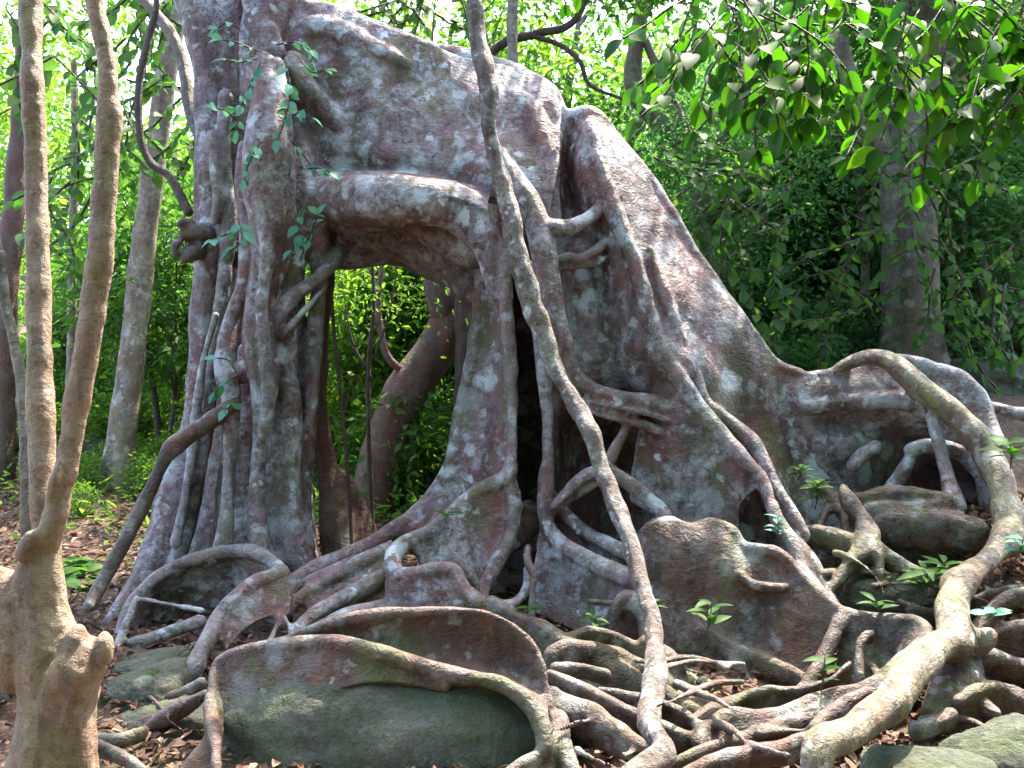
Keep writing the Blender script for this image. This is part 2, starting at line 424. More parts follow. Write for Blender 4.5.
# ------------------------------------------------------------------ the fig: data
FIG = []
def addp(name, mat, pieces, lab=None): FIG.append((name, M[mat], pieces, lab))
def tb(*pts, seg=12, wob=0.12): return tube(px_path(pts), seg=seg, wob=wob)
def tr(*pts, seg=14, wob=0.25): return tube(px_path(pts), seg=seg, wob=wob, ez=1.7)
def row(*pts): return [P(*p) for p in pts]
def lip(rw, r, wob=0.12):
    return tube(px_path([(u, v, d, r) for u, v, d in rw]), wob=wob)
def wall(crest, base, th, lp, wav=0.03, mids=(), bury=0.0):
    """a buttress wall with a rounded lip: crest row, optional middle rows, base row"""
    out = [sheet([row(*crest)] + [row(*m) for m in mids] + [row(*base)], th, wav=wav)]
    if lp: out.append(lip(crest, lp))
    return out

# trunk
addp('trunk', 'fig', [
    tb((228, -520, 8.9, 62), (215, -300, 8.8, 62), (226, -120, 8.8, 52), (230, -20, 8.75, 44), (232, 60, 8.7, 36), (229, 130, 8.68, 32), (226, 210, 8.7, 32), (228, 300, 9.05, 32), (226, 400, 9.1, 36), (222, 500, 9.05, 44), (215, 600, 8.8, 66), seg=22, wob=0.2),
    tb((262, 180, 8.9, 36), (262, 260, 9.0, 42), (258, 400, 9.1, 50), (258, 500, 9.1, 60), (255, 620, 9.0, 80), seg=20, wob=0.2),
    tb((205, 40, 8.45, 12), (208, 120, 8.4, 13), (212, 200, 8.4, 14), (205, 290, 8.4, 13), (202, 380, 8.4, 14), (192, 460, 8.3, 16), (175, 540, 8.1, 18), (150, 600, 7.9, 16)),
    tb((226, 90, 8.3, 8), (224, 160, 8.3, 8), (228, 230, 8.3, 9), (222, 300, 8.25, 8), (214, 350, 8.25, 7), (206, 420, 8.2, 8), (196, 480, 8.1, 8), (186, 530, 8.0, 8), (172, 575, 7.85, 8)),
    tb((212, 130, 8.25, 7), (218, 200, 8.22, 6), (212, 225, 8.2, 5)),
])
addp('limb', 'fig', [tb((150, -260, 8.6, 22), (165, -120, 8.6, 24), (184, -30, 8.55, 22), (202, 30, 8.5, 20), (212, 80, 8.5, 17), (212, 130, 8.5, 12), seg=16)])
addp('limb', 'fig', [tb((330, -330, 8.6, 30), (300, -140, 8.5, 30), (285, -40, 8.4, 30), (268, 20, 8.3, 26), (258, 60, 8.25, 22), (262, 110, 8.2, 20), seg=16),
                     tb((245, -60, 8.35, 10), (252, 0, 8.25, 11), (266, 30, 8.15, 12), (275, 60, 8.1, 12))])
addp('burl', 'root', [tb((214, 236, 8.35, 10), (200, 234, 8.25, 12), (188, 232, 8.15, 11), (180, 236, 8.1, 6)), tb((204, 250, 8.3, 9), (190, 254, 8.15, 9), (182, 262, 8.12, 4)), tb((196, 228, 8.2, 6), (184, 222, 8.1, 5), (176, 226, 8.08, 3)), tb((182, 240, 8.1, 4), (174, 246, 8.08, 4), (176, 256, 8.08, 3))], 'broken branch knot jutting from the left side of the trunk')

# aerial roots grown down the front of the trunk
addp('aerial_root', 'fig', [
    tb((262, 55, 8.0, 10), (270, 90, 7.9, 16), (268, 130, 7.82, 24), (266, 175, 7.8, 25), (268, 215, 7.8, 20), (267, 256, 7.8, 15), (260, 300, 7.8, 15), (260, 340, 7.78, 17), (264, 380, 7.76, 14), (262, 430, 7.75, 9), (257, 480, 7.72, 8), (257, 520, 7.68, 8), (262, 570, 7.55, 10), seg=16),
    tb((258, 105, 7.72, 6), (256, 160, 7.66, 7), (262, 210, 7.66, 7), (268, 256, 7.66, 7), (262, 300, 7.64, 7), (266, 350, 7.63, 7), (268, 400, 7.62, 6), (262, 440, 7.66, 6)),
])
addp('aerial_root', 'fig', [tb((276, 60, 7.95, 8), (283, 120, 7.85, 8), (288, 180, 7.85, 9), (288, 230, 7.88, 8), (283, 262, 7.88, 7), (272, 290, 7.85, 7))])
addp('aerial_root', 'fig', [
    tb((243, 140, 8.0, 7), (244, 200, 7.95, 9), (249, 250, 7.9, 9), (242, 290, 7.88, 8), (230, 322, 7.88, 9), (225, 360, 7.85, 12), (231, 400, 7.8, 10), (231, 450, 7.78, 7), (227, 500, 7.74, 7), (222, 560, 7.58, 10)),
    tb((230, 380, 7.9, 12), (245, 370, 7.9, 12), (262, 380, 7.88, 10))])
addp('aerial_root', 'fig', [
    tb((246, 345, 8.15, 12), (248, 400, 8.2, 22), (246, 470, 8.2, 25), (244, 570, 8.15, 28), seg=16, wob=0.2),
    tb((277, 380, 8.0, 12), (278, 450, 8.0, 15), (277, 520, 7.98, 17), (272, 590, 7.9, 20), seg=16, wob=0.2)])
addp('aerial_root', 'fig', [
    tb((299, 110, 8.2, 8), (303, 150, 8.15, 14), (308, 195, 8.1, 22), (316, 230, 8.1, 15), (319, 275, 8.1, 9), (314, 340, 8.1, 9), (310, 420, 8.08, 8), (303, 480, 8.05, 9), (303, 530, 7.95, 10), (306, 580, 7.8, 14), seg=14),
    tb((300, 215, 8.05, 8), (298, 262, 8.02, 9), (285, 310, 7.98, 12), (286, 360, 7.95, 12), (292, 420, 7.95, 12), (291, 500, 7.92, 11), (296, 570, 7.8, 14))])
addp('aerial_root', 'fig', [tb((296, 250, 8.15, 7), (300, 320, 8.15, 7), (302, 400, 8.15, 7), (298, 470, 8.1, 6), (300, 540, 8.0, 8))])
addp('aerial_root', 'redtrunk', [
    tb((326, 205, 8.45, 14), (324, 290, 8.42, 9), (318, 350, 8.42, 9), (321, 420, 8.4, 9), (327, 470, 8.38, 12), (338, 520, 8.3, 20), (352, 590, 8.15, 32), seg=16),
    tb((330, 470, 8.45, 14), (350, 505, 8.42, 16), (362, 540, 8.4, 18), (370, 590, 8.3, 26), seg=16)], 'aerial root with amber sunlit bark at the edge of the arch')
addp('aerial_root', 'fig', [tb((340, 250, 8.25, 8), (328, 268, 8.0, 8), (312, 282, 7.9, 7), (292, 297, 7.85, 8), (277, 318, 7.8, 9), (262, 352, 7.76, 9))])
addp('aerial_root', 'fig', [tb((330, 280, 8.3, 3), (320, 293, 7.95, 3), (300, 315, 7.82, 3), (285, 332, 7.8, 4), (274, 340, 7.8, 3))])
addp('aerial_root', 'root', [
    tb((240, 400, 7.78, 7), (222, 412, 7.74, 9), (198, 428, 7.7, 9), (174, 446, 7.66, 10), (163, 462, 7.62, 7), (148, 495, 7.55, 7), (128, 535, 7.4, 7), (108, 572, 7.3, 7), (86, 612, 7.1, 8))])
addp('aerial_root', 'fig', [tb((217, 312, 8.1, 5), (205, 355, 8.1, 4.5), (198, 400, 8.08, 4.5), (193, 440, 8.05, 5), (185, 500, 7.95, 5), (175, 548, 7.8, 6))])
addp('surface_root', 'fig', [tb((192, 430, 8.35, 16), (176, 500, 8.2, 22), (156, 560, 8.0, 20), (132, 595, 7.8, 12), (112, 618, 7.6, 7), (95, 640, 7.4, 5))])

# the great arching plate: upper sheet + thick rolled beam
crest0 = [(282, 34, 8.45), (300, 17, 8.5), (325, 14, 8.5), (360, 28, 8.5), (400, 44, 8.5), (440, 62, 8.5), (480, 74, 8.5), (520, 80, 8.5), (548, 92, 8.45), (560, 118, 8.35)]
addp('arching_root', 'fig', [
    sheet([row(*crest0),
           row((285, 70, 8.3), (320, 55, 8.3), (380, 75, 8.35), (440, 100, 8.35), (500, 110, 8.3), (558, 140, 8.25)),
           row((285, 110, 8.2), (320, 105, 8.35), (380, 112, 8.25), (440, 130, 8.25), (500, 140, 8.2), (556, 165, 8.15)),
           row((290, 150, 8.25), (330, 150, 8.25), (380, 150, 8.2), (440, 160, 8.15), (500, 165, 8.05), (552, 190, 8.05)),
           row((300, 180, 8.3), (335, 182, 8.3), (380, 182, 8.25), (440, 190, 8.2), (500, 205, 8.0), (548, 225, 8.0))], 0.26, wav=0.07),
    lip(crest0[:6], 13), lip(crest0[5:], 10),
    tb((300, 30, 8.3, 14), (335, 33, 8.28, 16), (370, 50, 8.28, 14), (405, 66, 8.3, 11), (430, 76, 8.35, 7)),
    tb((430, 52, 8.75, 8), (455, 56, 8.75, 11), (485, 66, 8.72, 12), (520, 78, 8.65, 12), (548, 95, 8.5, 10)),
    tb((290, 55, 8.15, 10), (306, 85, 8.1, 12), (328, 112, 8.14, 13), (345, 135, 8.2, 9)),
    tb((340, 78, 8.35, 10), (380, 92, 8.3, 16), (430, 108, 8.3, 16), (490, 120, 8.28, 12)),
    tb((330, 150, 8.22, 14), (380, 155, 8.2, 16), (440, 160, 8.15, 14), (480, 168, 8.1, 10)),
    tb((490, 95, 8.35, 14), (525, 112, 8.28, 18), (540, 145, 8.18, 18), (540, 185, 8.08, 16)),
    sheet([row((296, 182, 8.35), (340, 178, 8.3), (400, 178, 8.25), (450, 184, 8.15), (490, 200, 8.05)),
           row((296, 192, 8.15), (335, 184, 8.0), (400, 183, 7.88), (450, 188, 7.8), (488, 205, 7.78)),
           row((298, 205, 8.05), (335, 200, 7.88), (400, 198, 7.76), (450, 202, 7.68), (488, 215, 7.72))], 0.12, wav=0.03),
    tb((305, 186, 8.2, 10), (318, 192, 8.08, 15), (342, 201, 7.96, 24), (380, 203, 7.9, 27), (420, 202, 7.86, 25), (452, 208, 7.82, 22), (478, 230, 7.8, 20), (492, 258, 7.8, 14), (498, 300, 7.78, 10), seg=20),
    tb((305, 238, 8.85, 32), (350, 236, 8.85, 32), (395, 230, 8.8, 32), (435, 242, 8.75, 34), (464, 268, 8.6, 26), (480, 300, 8.35, 12), seg=20), tb((330, 215, 8.4, 26), (400, 210, 8.4, 24), (450, 228, 8.3, 28), (478, 262, 8.15, 20), seg=16),
])
# behind the pillar: back wood, and a side wall added to keep light out
addp('trunk', 'fig', [tb((520, 150, 8.7, 30), (528, 230, 9.1, 38), (530, 330, 9.35, 45), (530, 430, 9.5, 52), (530, 600, 9.5, 70), seg=20, wob=0.2)], 'inner wood behind the slit between the pillar roots')
addp('buttress_root', 'fig', [sheet([row((500, 255, 8.0), (502, 255, 8.5), (505, 255, 9.2)), row((503, 330, 7.95), (504, 330, 8.5), (507, 330, 9.3)), row((505, 420, 7.9), (505, 420, 8.5), (507, 420, 9.3)), row((502, 520, 7.8), (502, 520, 8.5), (504, 520, 9.3)), row((500, 600, 7.8), (498, 600, 8.5), (498, 600, 9.3))], 0.09, wav=0.02)], 'hidden wall added behind the left blade to darken the slit')
# left blade of the pillar
addp('buttress_root', 'fig', [
    sheet([[*row((486, 262, 8.1), (500, 262, 7.95), (505, 262, 7.85))],
           row((480, 305, 8.05), (494, 305, 7.95), (508, 305, 7.8)),
           row((472, 365, 8.0), (492, 365, 7.92), (512, 362, 7.76)),
           row((460, 420, 7.95), (486, 420, 7.88), (515, 420, 7.7)),
           row((448, 470, 7.9), (480, 475, 7.82), (512, 470, 7.62)),
           row((424, 508, 7.8), (465, 520, 7.72), (505, 520, 7.6)),
           row((385, 540, 7.6), (430, 560, 7.5), (470, 580, 7.4))], 0.09, wav=0.05),
    tb((483, 270, 8.1, 8), (480, 305, 8.05, 8), (472, 365, 8.0, 8), (460, 420, 7.95, 8), (448, 470, 7.9, 8), (424, 508, 7.8, 9), (388, 535, 7.6, 10), (345, 556, 7.4, 10), (305, 575, 7.25, 10), (285, 600, 7.1, 9)),
])
addp('buttress_root', 'fig', [
    tb((516, 500, 7.5, 7), (511, 535, 7.42, 7), (497, 562, 7.32, 8), (484, 588, 7.2, 7), (480, 612, 7.0, 7)),
    tb((500, 240, 7.8, 9), (503, 270, 7.75, 9), (507, 310, 7.72, 7), (510, 360, 7.7, 7), (512, 415, 7.65, 7), (512, 455, 7.6, 7), (506, 476, 7.55, 9), (478, 492, 7.5, 8), (455, 512, 7.42, 8), (432, 532, 7.3, 9), (404, 544, 7.2, 9), (392, 558, 7.05, 9), (398, 574, 6.95, 8), (418, 575, 6.9, 8), (440, 569, 6.85, 8), (456, 572, 6.85, 8), (466, 590, 6.8, 8), (485, 606, 6.7, 8)),
    sheet([row((515, 470, 7.6), (495, 484, 7.53), (470, 500, 7.46), (440, 528, 7.35), (404, 548, 7.2)),
           row((520, 510, 7.55), (500, 520, 7.5), (475, 535, 7.42), (450, 550, 7.3), (420, 560, 7.2)),
           row((512, 542, 7.46), (494, 572, 7.38), (476, 600, 7.25), (445, 606, 7.15), (420, 606, 7.1))], 0.08, wav=0.04),
    sheet([row((392, 560, 7.05), (398, 576, 6.95), (418, 577, 6.9), (440, 572, 6.85), (458, 576, 6.85), (470, 596, 6.8), (490, 610, 6.7)),
           row((390, 590, 6.98), (396, 598, 6.9), (418, 600, 6.86), (440, 598, 6.82), (462, 600, 6.8), (478, 610, 6.75), (492, 620, 6.68)),
           row((386, 640, 6.9), (394, 640, 6.85), (418, 642, 6.8), (440, 642, 6.78), (462, 642, 6.75), (480, 642, 6.7), (496, 642, 6.66))], 0.08, wav=0.02),
])
# right side of the slit and its flare
cr3 = [(542, 505, 7.55), (555, 535, 7.4), (588, 562, 7.2), (625, 578, 7.05), (660, 585, 6.95), (700, 590, 6.85)]
addp('buttress_root', 'fig', [
    tb((508, 250, 7.82, 6), (527, 295, 7.76, 6), (539, 340, 7.75, 6), (546, 400, 7.72, 7), (548, 455, 7.66, 7), (545, 500, 7.56, 8), (552, 532, 7.42, 9), (588, 560, 7.2, 9), (630, 578, 7.03, 9), (672, 586, 6.92, 8), (705, 592, 6.85, 7)),
    sheet([row((518, 262, 7.9), (524, 262, 8.3), (534, 262, 8.9)), row((543, 340, 7.82), (553, 340, 8.3), (560, 340, 9.2)), row((550, 440, 7.75), (562, 440, 8.3), (575, 440, 9.3)), row((550, 520, 7.6), (567, 520, 8.2), (580, 520, 9.3))], 0.06, wav=0.03),
    sheet([row(*cr3), row((535, 560, 7.4), (560, 585, 7.25), (595, 600, 7.12), (630, 610, 7.0), (665, 618, 6.9), (700, 620, 6.8)),
           row((528, 610, 7.3), (560, 625, 7.15), (600, 640, 7.0), (640, 650, 6.9), (670, 655, 6.85), (700, 655, 6.8))], 0.06, wav=0.04)])
addp('buttress_root', 'fig', wall([(545, 490, 7.68), (562, 512, 7.6), (590, 536, 7.45), (612, 546, 7.35), (632, 556, 7.2)],
     [(560, 560, 7.6), (580, 580, 7.45), (600, 590, 7.35), (625, 600, 7.25), (645, 600, 7.15)], 0.06, 8))
addp('buttress_root', 'fig', [
    tb((498, 150, 8.0, 8), (515, 178, 7.82, 10), (530, 205, 7.72, 12), (541, 240, 7.66, 14), (548, 285, 7.62, 13), (556, 330, 7.6, 12), (572, 372, 7.6, 10), (592, 388, 7.6, 9), (620, 398, 7.58, 9), (652, 404, 7.58, 9), (682, 412, 7.62, 9)),
    tb((578, 404, 7.66, 6), (605, 414, 7.58, 6), (640, 424, 7.55, 6), (672, 436, 7.6, 6)), tb((580, 398, 7.62, 3), (610, 406, 7.53, 4), (645, 412, 7.52, 4), (675, 422, 7.56, 3)),
    tb((586, 400, 7.7, 9), (615, 406, 7.72, 11), (650, 414, 7.72, 12), (680, 424, 7.75, 12)),
    tb((536, 222, 7.72, 8), (556, 228, 7.68, 10), (572, 226, 7.76, 9), (588, 218, 7.84, 8), (604, 205, 7.92, 7)),
    tb((552, 262, 7.85, 4), (566, 257, 7.84, 6), (580, 259, 7.84, 6), (596, 250, 7.88, 6), (612, 238, 7.92, 5)), tb((556, 268, 7.85, 3), (575, 267, 7.84, 4), (592, 264, 7.88, 4), (612, 256, 7.92, 4))])
# crossing braces under the shelf
addp('aerial_root', 'fig', [tb((628, 425, 7.6, 6), (617, 445, 7.55, 6), (604, 470, 7.5, 6), (585, 488, 7.5, 5), (560, 505, 7.5, 5), (548, 520, 7.5, 5))])
addp('aerial_root', 'fig', [tb((548, 512, 7.5, 5), (580, 480, 7.45, 6), (600, 470, 7.4, 6)), tb((600, 460, 7.4, 5), (625, 480, 7.4, 6), (650, 500, 7.4, 7), (670, 520, 7.3, 8))])

# broad right buttress
addp('buttress_root', 'fig', [
    sheet([row((556, 125, 8.4), (572, 116, 8.35), (590, 114, 8.3), (606, 132, 8.3)),
           row((548, 165, 8.15), (566, 160, 8.42), (596, 165, 8.0), (634, 165, 8.3)),
           row((548, 215, 8.05), (576, 215, 8.38), (610, 215, 7.92), (668, 215, 8.24)),
           row((552, 270, 7.98), (592, 265, 8.2), (632, 262, 7.82), (700, 264, 8.2)),
           row((556, 320, 7.95), (600, 320, 8.1), (650, 318, 7.76), (735, 315, 8.16)),
           row((556, 380, 7.95), (612, 375, 8.05), (678, 375, 7.66), (730, 372, 7.98), (785, 374, 8.15)),
           row((552, 440, 8.1), (625, 440, 8.7), (705, 432, 7.7), (750, 432, 7.98), (815, 440, 8.2)),
           row((552, 500, 8.2), (630, 500, 8.6), (745, 500, 7.7), (790, 500, 8.0), (830, 500, 8.2)),
           row((552, 570, 8.1), (640, 570, 8.2), (770, 580, 7.6), (830, 580, 8.1))], 0.12, wav=0.05),
    tb((562, 118, 8.4, 7), (578, 115, 8.35, 9), (594, 116, 8.3, 10), (612, 138, 8.32, 8), (640, 172, 8.3, 8), (670, 215, 8.24, 8), (700, 262, 8.2, 8), (735, 315, 8.16, 8), (755, 345, 8.15, 8), (776, 366, 8.15, 8), (805, 376, 8.16, 7)),
    tb((590, 122, 8.15, 10), (600, 165, 7.95, 9), (616, 215, 7.84, 9), (635, 262, 7.75, 9), (650, 315, 7.68, 9), (664, 352, 7.62, 9), (684, 386, 7.55, 9), (716, 430, 7.45, 9), (744, 462, 7.35, 9), (762, 480, 7.28, 8), (770, 506, 7.2, 8)),
    tb((556, 130, 8.25, 8), (552, 180, 8.1, 7), (556, 230, 8.02, 8)),
    tb((580, 240, 8.18, 10), (584, 280, 8.12, 13), (590, 330, 8.06, 16), (598, 370, 8.04, 18)),
    sheet([row((662, 370, 7.66), (690, 400, 7.55), (725, 445, 7.45), (762, 485, 7.28)), row((640, 430, 7.72), (668, 450, 7.6), (700, 480, 7.48), (740, 510, 7.34)), row((630, 500, 7.65), (660, 520, 7.55), (700, 545, 7.42), (745, 565, 7.3))], 0.06, wav=0.05),
])
addp('buttress_root', 'fig', [
    tb((650, 245, 7.88, 5), (662, 290, 7.76, 8), (676, 330, 7.7, 8), (690, 365, 7.68, 8), (704, 402, 7.66, 8), (732, 424, 7.66, 8), (754, 445, 7.55, 8), (772, 480, 7.4, 8), (792, 512, 7.25, 7), (806, 540, 7.15, 7)),
    sheet([row((690, 365, 7.78), (706, 405, 7.74), (735, 428, 7.68), (756, 450, 7.56), (775, 485, 7.4)), row((700, 400, 7.85), (715, 430, 7.82), (745, 460, 7.7), (765, 490, 7.6), (785, 520, 7.4)), row((720, 450, 7.95), (735, 480, 7.85), (760, 510, 7.7), (785, 540, 7.55), (800, 560, 7.4))], 0.09, wav=0.03)])
addp('buttress_root', 'fig', [tb((770, 500, 7.2, 8), (776, 518, 7.1, 8), (792, 545, 6.98, 8), (802, 572, 6.85, 8), (820, 596, 6.65, 9), (840, 616, 6.5, 10)),
     sheet([row((776, 520, 7.12), (792, 547, 7.0), (805, 575, 6.85), (822, 598, 6.68)), row((790, 540, 7.2), (812, 560, 7.1), (828, 590, 6.95), (838, 610, 6.8)), row((800, 600, 7.2), (820, 610, 7.1), (830, 620, 6.95), (845, 640, 6.8))], 0.07)])

# long right wall
crE = [(735, 335, 8.24), (768, 368, 8.2), (795, 377, 8.18), (825, 376, 8.18), (855, 371, 8.2), (885, 370, 8.15), (915, 385, 8.1), (945, 405, 8.05), (975, 430, 8.0)]
addp('buttress_root', 'fig', [
    sheet([row(*crE),
           row((735, 385, 8.22), (778, 400, 8.16), (830, 396, 8.1), (885, 393, 8.05), (930, 410, 8.0), (980, 450, 7.95)),
           row((740, 412, 8.22), (790, 425, 8.18), (840, 420, 8.22), (890, 420, 8.12), (940, 435, 8.05), (985, 465, 7.95)),
           row((750, 445, 8.2), (800, 450, 8.15), (850, 445, 8.1), (900, 450, 8.4), (945, 462, 8.5), (990, 480, 8.1)),
           row((765, 500, 8.22), (810, 500, 8.14), (850, 500, 8.1), (900, 490, 8.6), (950, 500, 8.7), (1000, 510, 8.1)),
           row((760, 570, 8.2), (800, 570, 8.05), (850, 565, 8.0), (900, 565, 8.4), (950, 565, 8.4), (1000, 560, 8.0))], 0.1, wav=0.05),
    lip(crE[1:7], 7),
    tb((760, 385, 8.16, 5), (800, 405, 8.1, 8), (850, 402, 8.05, 9), (895, 400, 8.0, 9), (915, 405, 7.95, 8)),
    tb((850, 470, 7.9, 8), (862, 455, 7.95, 7), (880, 445, 8.0, 7)),
    tb((905, 452, 7.9, 7), (925, 446, 7.85, 8), (945, 448, 7.85, 8), (965, 456, 7.8, 9), (985, 475, 7.7, 10), (992, 510, 7.6, 10)),
    tb((858, 540, 7.8, 8), (880, 505, 7.85, 10), (900, 478, 7.9, 9), (912, 455, 7.9, 7)),
])
addp('surface_root', 'pale', [
    tb((832, 374, 8.15, 5), (852, 362, 8.08, 7), (876, 357, 8.02, 9), (895, 366, 7.95, 11), (918, 385, 7.85, 12), (948, 408, 7.75, 13), (972, 432, 7.65, 13), (992, 465, 7.5, 14), (1005, 500, 7.3, 15), (1012, 530, 7.1, 17), (994, 552, 6.8, 13), (972, 574, 6.5, 14), (957, 592, 6.3, 17), (952, 618, 6.05, 18), (955, 640, 5.85, 15), (938, 648, 5.7, 15), (915, 668, 5.45, 18), (895, 698, 5.15, 19), (870, 722, 4.95, 18), (840, 738, 4.75, 18), (818, 750, 4.6, 16), (815, 800, 4.5, 14), seg=20, wob=0.3), tb((958, 634, 5.95, 15), (978, 642, 5.95, 12), (992, 632, 6.0, 8))],
    'pale thick root draped over the right wall down to the front')
addp('surface_root', 'fig', [tb((860, 366, 8.25, 7), (900, 360, 8.3, 7), (935, 372, 8.3, 9), (962, 382, 8.28, 10), (982, 402, 8.22, 9), (992, 425, 8.1, 7), (1002, 450, 7.9, 6)),
    sheet([row((915, 368, 8.32), (950, 377, 8.3), (980, 398, 8.24), (994, 430, 8.1)), row((925, 400, 8.2), (950, 410, 8.2), (975, 425, 8.15), (990, 445, 8.05))], 0.12),
    tb((980, 404, 8.25, 6), (1005, 410, 8.2, 7), (1040, 418, 8.1, 8), (1080, 430, 8.0, 8))])
addp('aerial_root', 'fig', [tb((930, 412, 7.8, 6), (938, 440, 7.72, 6), (946, 470, 7.62, 7), (951, 492, 7.5, 11), (958, 515, 7.4, 12))])
addp('surface_root', 'root', [tr((852, 500, 7.6, 6), (890, 494, 7.5, 7), (930, 495, 7.45, 7), (956, 500, 7.4, 9)), tr((848, 515, 7.5, 6), (880, 508, 7.45, 6), (915, 508, 7.4, 6), (950, 502, 7.4, 7)), tr((860, 528, 7.45, 9), (900, 520, 7.4, 12), (950, 522, 7.35, 12), (985, 535, 7.25, 10))])
addp('surface_root', 'root', [
    tr((842, 484, 7.5, 5), (848, 500, 7.4, 9), (862, 520, 7.3, 9), (868, 540, 7.15, 13), (856, 556, 7.0, 8), (838, 580, 6.9, 6), (826, 592, 6.85, 5)),
    tr((868, 545, 7.1, 9), (895, 560, 7.0, 7), (925, 575, 6.85, 6), (950, 592, 6.7, 6)),
    tr((868, 540, 7.1, 8), (878, 560, 6.98, 6), (880, 580, 6.9, 5)),
    tr((800, 530, 7.3, 6), (830, 535, 7.25, 8), (860, 545, 7.1, 9))])

# wavy plate in the right middle
crF = [(640, 545, 7.15), (650, 527, 7.1), (668, 521, 7.05), (690, 527, 7.0), (712, 523, 6.95), (732, 530, 6.9), (742, 546, 6.86), (760, 549, 6.8), (778, 553, 6.75), (795, 570, 6.7), (812, 588, 6.62), (832, 605, 6.52), (842, 618, 6.48)]
addp('buttress_root', 'root', [
    sheet([row(*crF),
           row((640, 575, 7.05), (668, 560, 6.92), (700, 565, 6.86), (735, 575, 6.74), (770, 590, 6.66), (800, 610, 6.58), (835, 635, 6.48)),
           row((642, 610, 6.95), (668, 605, 6.84), (700, 610, 6.78), (735, 625, 6.66), (770, 640, 6.55), (800, 655, 6.48), (828, 668, 6.42)),
           row((645, 670, 6.8), (675, 670, 6.7), (705, 680, 6.6), (740, 700, 6.45), (770, 720, 6.35), (800, 720, 6.3), (825, 720, 6.3))], 0.08, wav=0.07),
    lip(crF, 6.5, 0.2),
    tb((738, 572, 6.7, 5), (752, 584, 6.62, 6), (775, 588, 6.6, 6), (790, 585, 6.65, 4))])
crG = [(836, 612, 6.5), (862, 618, 6.44), (890, 620, 6.38), (915, 622, 6.3), (928, 634, 6.15), (918, 650, 6.0), (900, 664, 5.88), (885, 678, 5.78)]
addp('buttress_root', 'root', [
    sheet([row(*crG), row((838, 640, 6.45), (862, 645, 6.4), (890, 648, 6.35), (905, 655, 6.2), (900, 665, 6.1), (890, 675, 6.0), (880, 690, 5.8)),
           row((830, 700, 6.35), (860, 700, 6.25), (885, 700, 6.2), (895, 700, 6.1), (890, 705, 6.0), (885, 710, 5.9), (875, 725, 5.7))], 0.08, wav=0.03),
    lip(crG, 8)])
addp('surface_root', 'root', [tr((842, 616, 6.45, 8), (834, 636, 6.38, 8), (822, 660, 6.3, 8), (808, 685, 6.2, 8), (795, 705, 6.1, 7)), ])
addp('surface_root', 'root', [tr((874, 632, 6.32, 5), (864, 638, 6.26, 5), (859, 655, 6.2, 5), (860, 682, 6.1, 5))])
crH = [(885, 678, 5.78), (862, 686, 5.74), (838, 692, 5.7), (812, 700, 5.66), (785, 712, 5.6), (755, 718, 5.55), (728, 716, 5.5), (708, 728, 5.42), (695, 745, 5.3)]
addp('surface_root', 'root', [
    sheet([row(*crH), row((885, 700, 5.7), (840, 715, 5.62), (790, 733, 5.52), (750, 740, 5.47), (715, 745, 5.4), (700, 756, 5.3)), row((880, 750, 5.6), (840, 760, 5.5), (790, 770, 5.42), (750, 775, 5.4), (715, 775, 5.35), (700, 775, 5.3))], 0.07, wav=0.02),
    lip(crH, 8)])
crI = [(872, 690, 5.6), (845, 702, 5.5), (825, 718, 5.4), (812, 732, 5.3)]
addp('surface_root', 'root', wall(crI, [(872, 730, 5.55), (845, 745, 5.45), (825, 755, 5.35), (812, 765, 5.3)], 0.07, 8))
addp('surface_root', 'root', [tr((880, 722, 5.2, 7), (840, 728, 5.15, 8), (800, 742, 5.05, 9), (760, 752, 4.95, 9), (720, 760, 4.85, 9), (680, 775, 4.75, 8))])
addp('surface_root', 'root', [tr((950, 645, 6.1, 16), (958, 680, 5.9, 22), (950, 715, 5.7, 26), (935, 740, 5.6, 20), seg=16, wob=0.25),
    tr((955, 712, 5.5, 7), (935, 722, 5.4, 8), (910, 728, 5.3, 7)), tr((962, 690, 5.7, 6), (985, 705, 5.6, 6), (1000, 715, 5.5, 5)),
    tr((960, 650, 6.0, 12), (985, 655, 6.1, 10), (1010, 665, 6.1, 9), (1040, 670, 6.2, 8)),
    tr((975, 690, 5.8, 10), (1000, 695, 5.75, 9), (1030, 705, 5.7, 8))])

addp('surface_root', 'root', [tr((928, 640, 6.1, 8), (900, 668, 5.95, 9), (868, 686, 5.82, 9), (842, 702, 5.7, 8), (812, 716, 5.55, 8), (780, 726, 5.45, 8), (745, 738, 5.35, 7), (700, 750, 5.2, 6), (670, 765, 5.1, 6))])
addp('surface_root', 'root', [tr((760, 690, 6.0, 5), (735, 700, 5.9, 7), (710, 712, 5.8, 8), (690, 728, 5.65, 7), (676, 745, 5.5, 6))])
addp('surface_root', 'root', [tr((1040, 588, 6.6, 7), (1005, 598, 6.5, 7), (985, 618, 6.35, 8), (968, 640, 6.2, 9))])
addp('surface_root', 'root', [tr((640, 640, 6.5, 8), (662, 655, 6.4, 9), (680, 672, 6.25, 8), (684, 700, 6.05, 7), (676, 722, 5.9, 6)), tr((684, 690, 6.1, 5), (705, 700, 6.0, 5), (730, 712, 5.9, 5))])
addp('surface_root', 'root', [tr((700, 592, 6.95, 7), (716, 610, 6.8, 7), (722, 640, 6.65, 7), (735, 665, 6.5, 6), (760, 690, 6.35, 5))])
addp('surface_root', 'root', [tr((655, 590, 7.0, 7), (690, 620, 6.8, 9), (720, 640, 6.65, 9), (750, 655, 6.5, 8), (790, 672, 6.35, 7), (820, 690, 6.25, 6))])
addp('surface_root', 'root', [tr((815, 480, 7.9, 5), (835, 500, 7.75, 6), (846, 520, 7.6, 7), (850, 545, 7.4, 7)), tr((830, 500, 7.8, 5), (822, 520, 7.65, 5), (810, 545, 7.5, 5))])
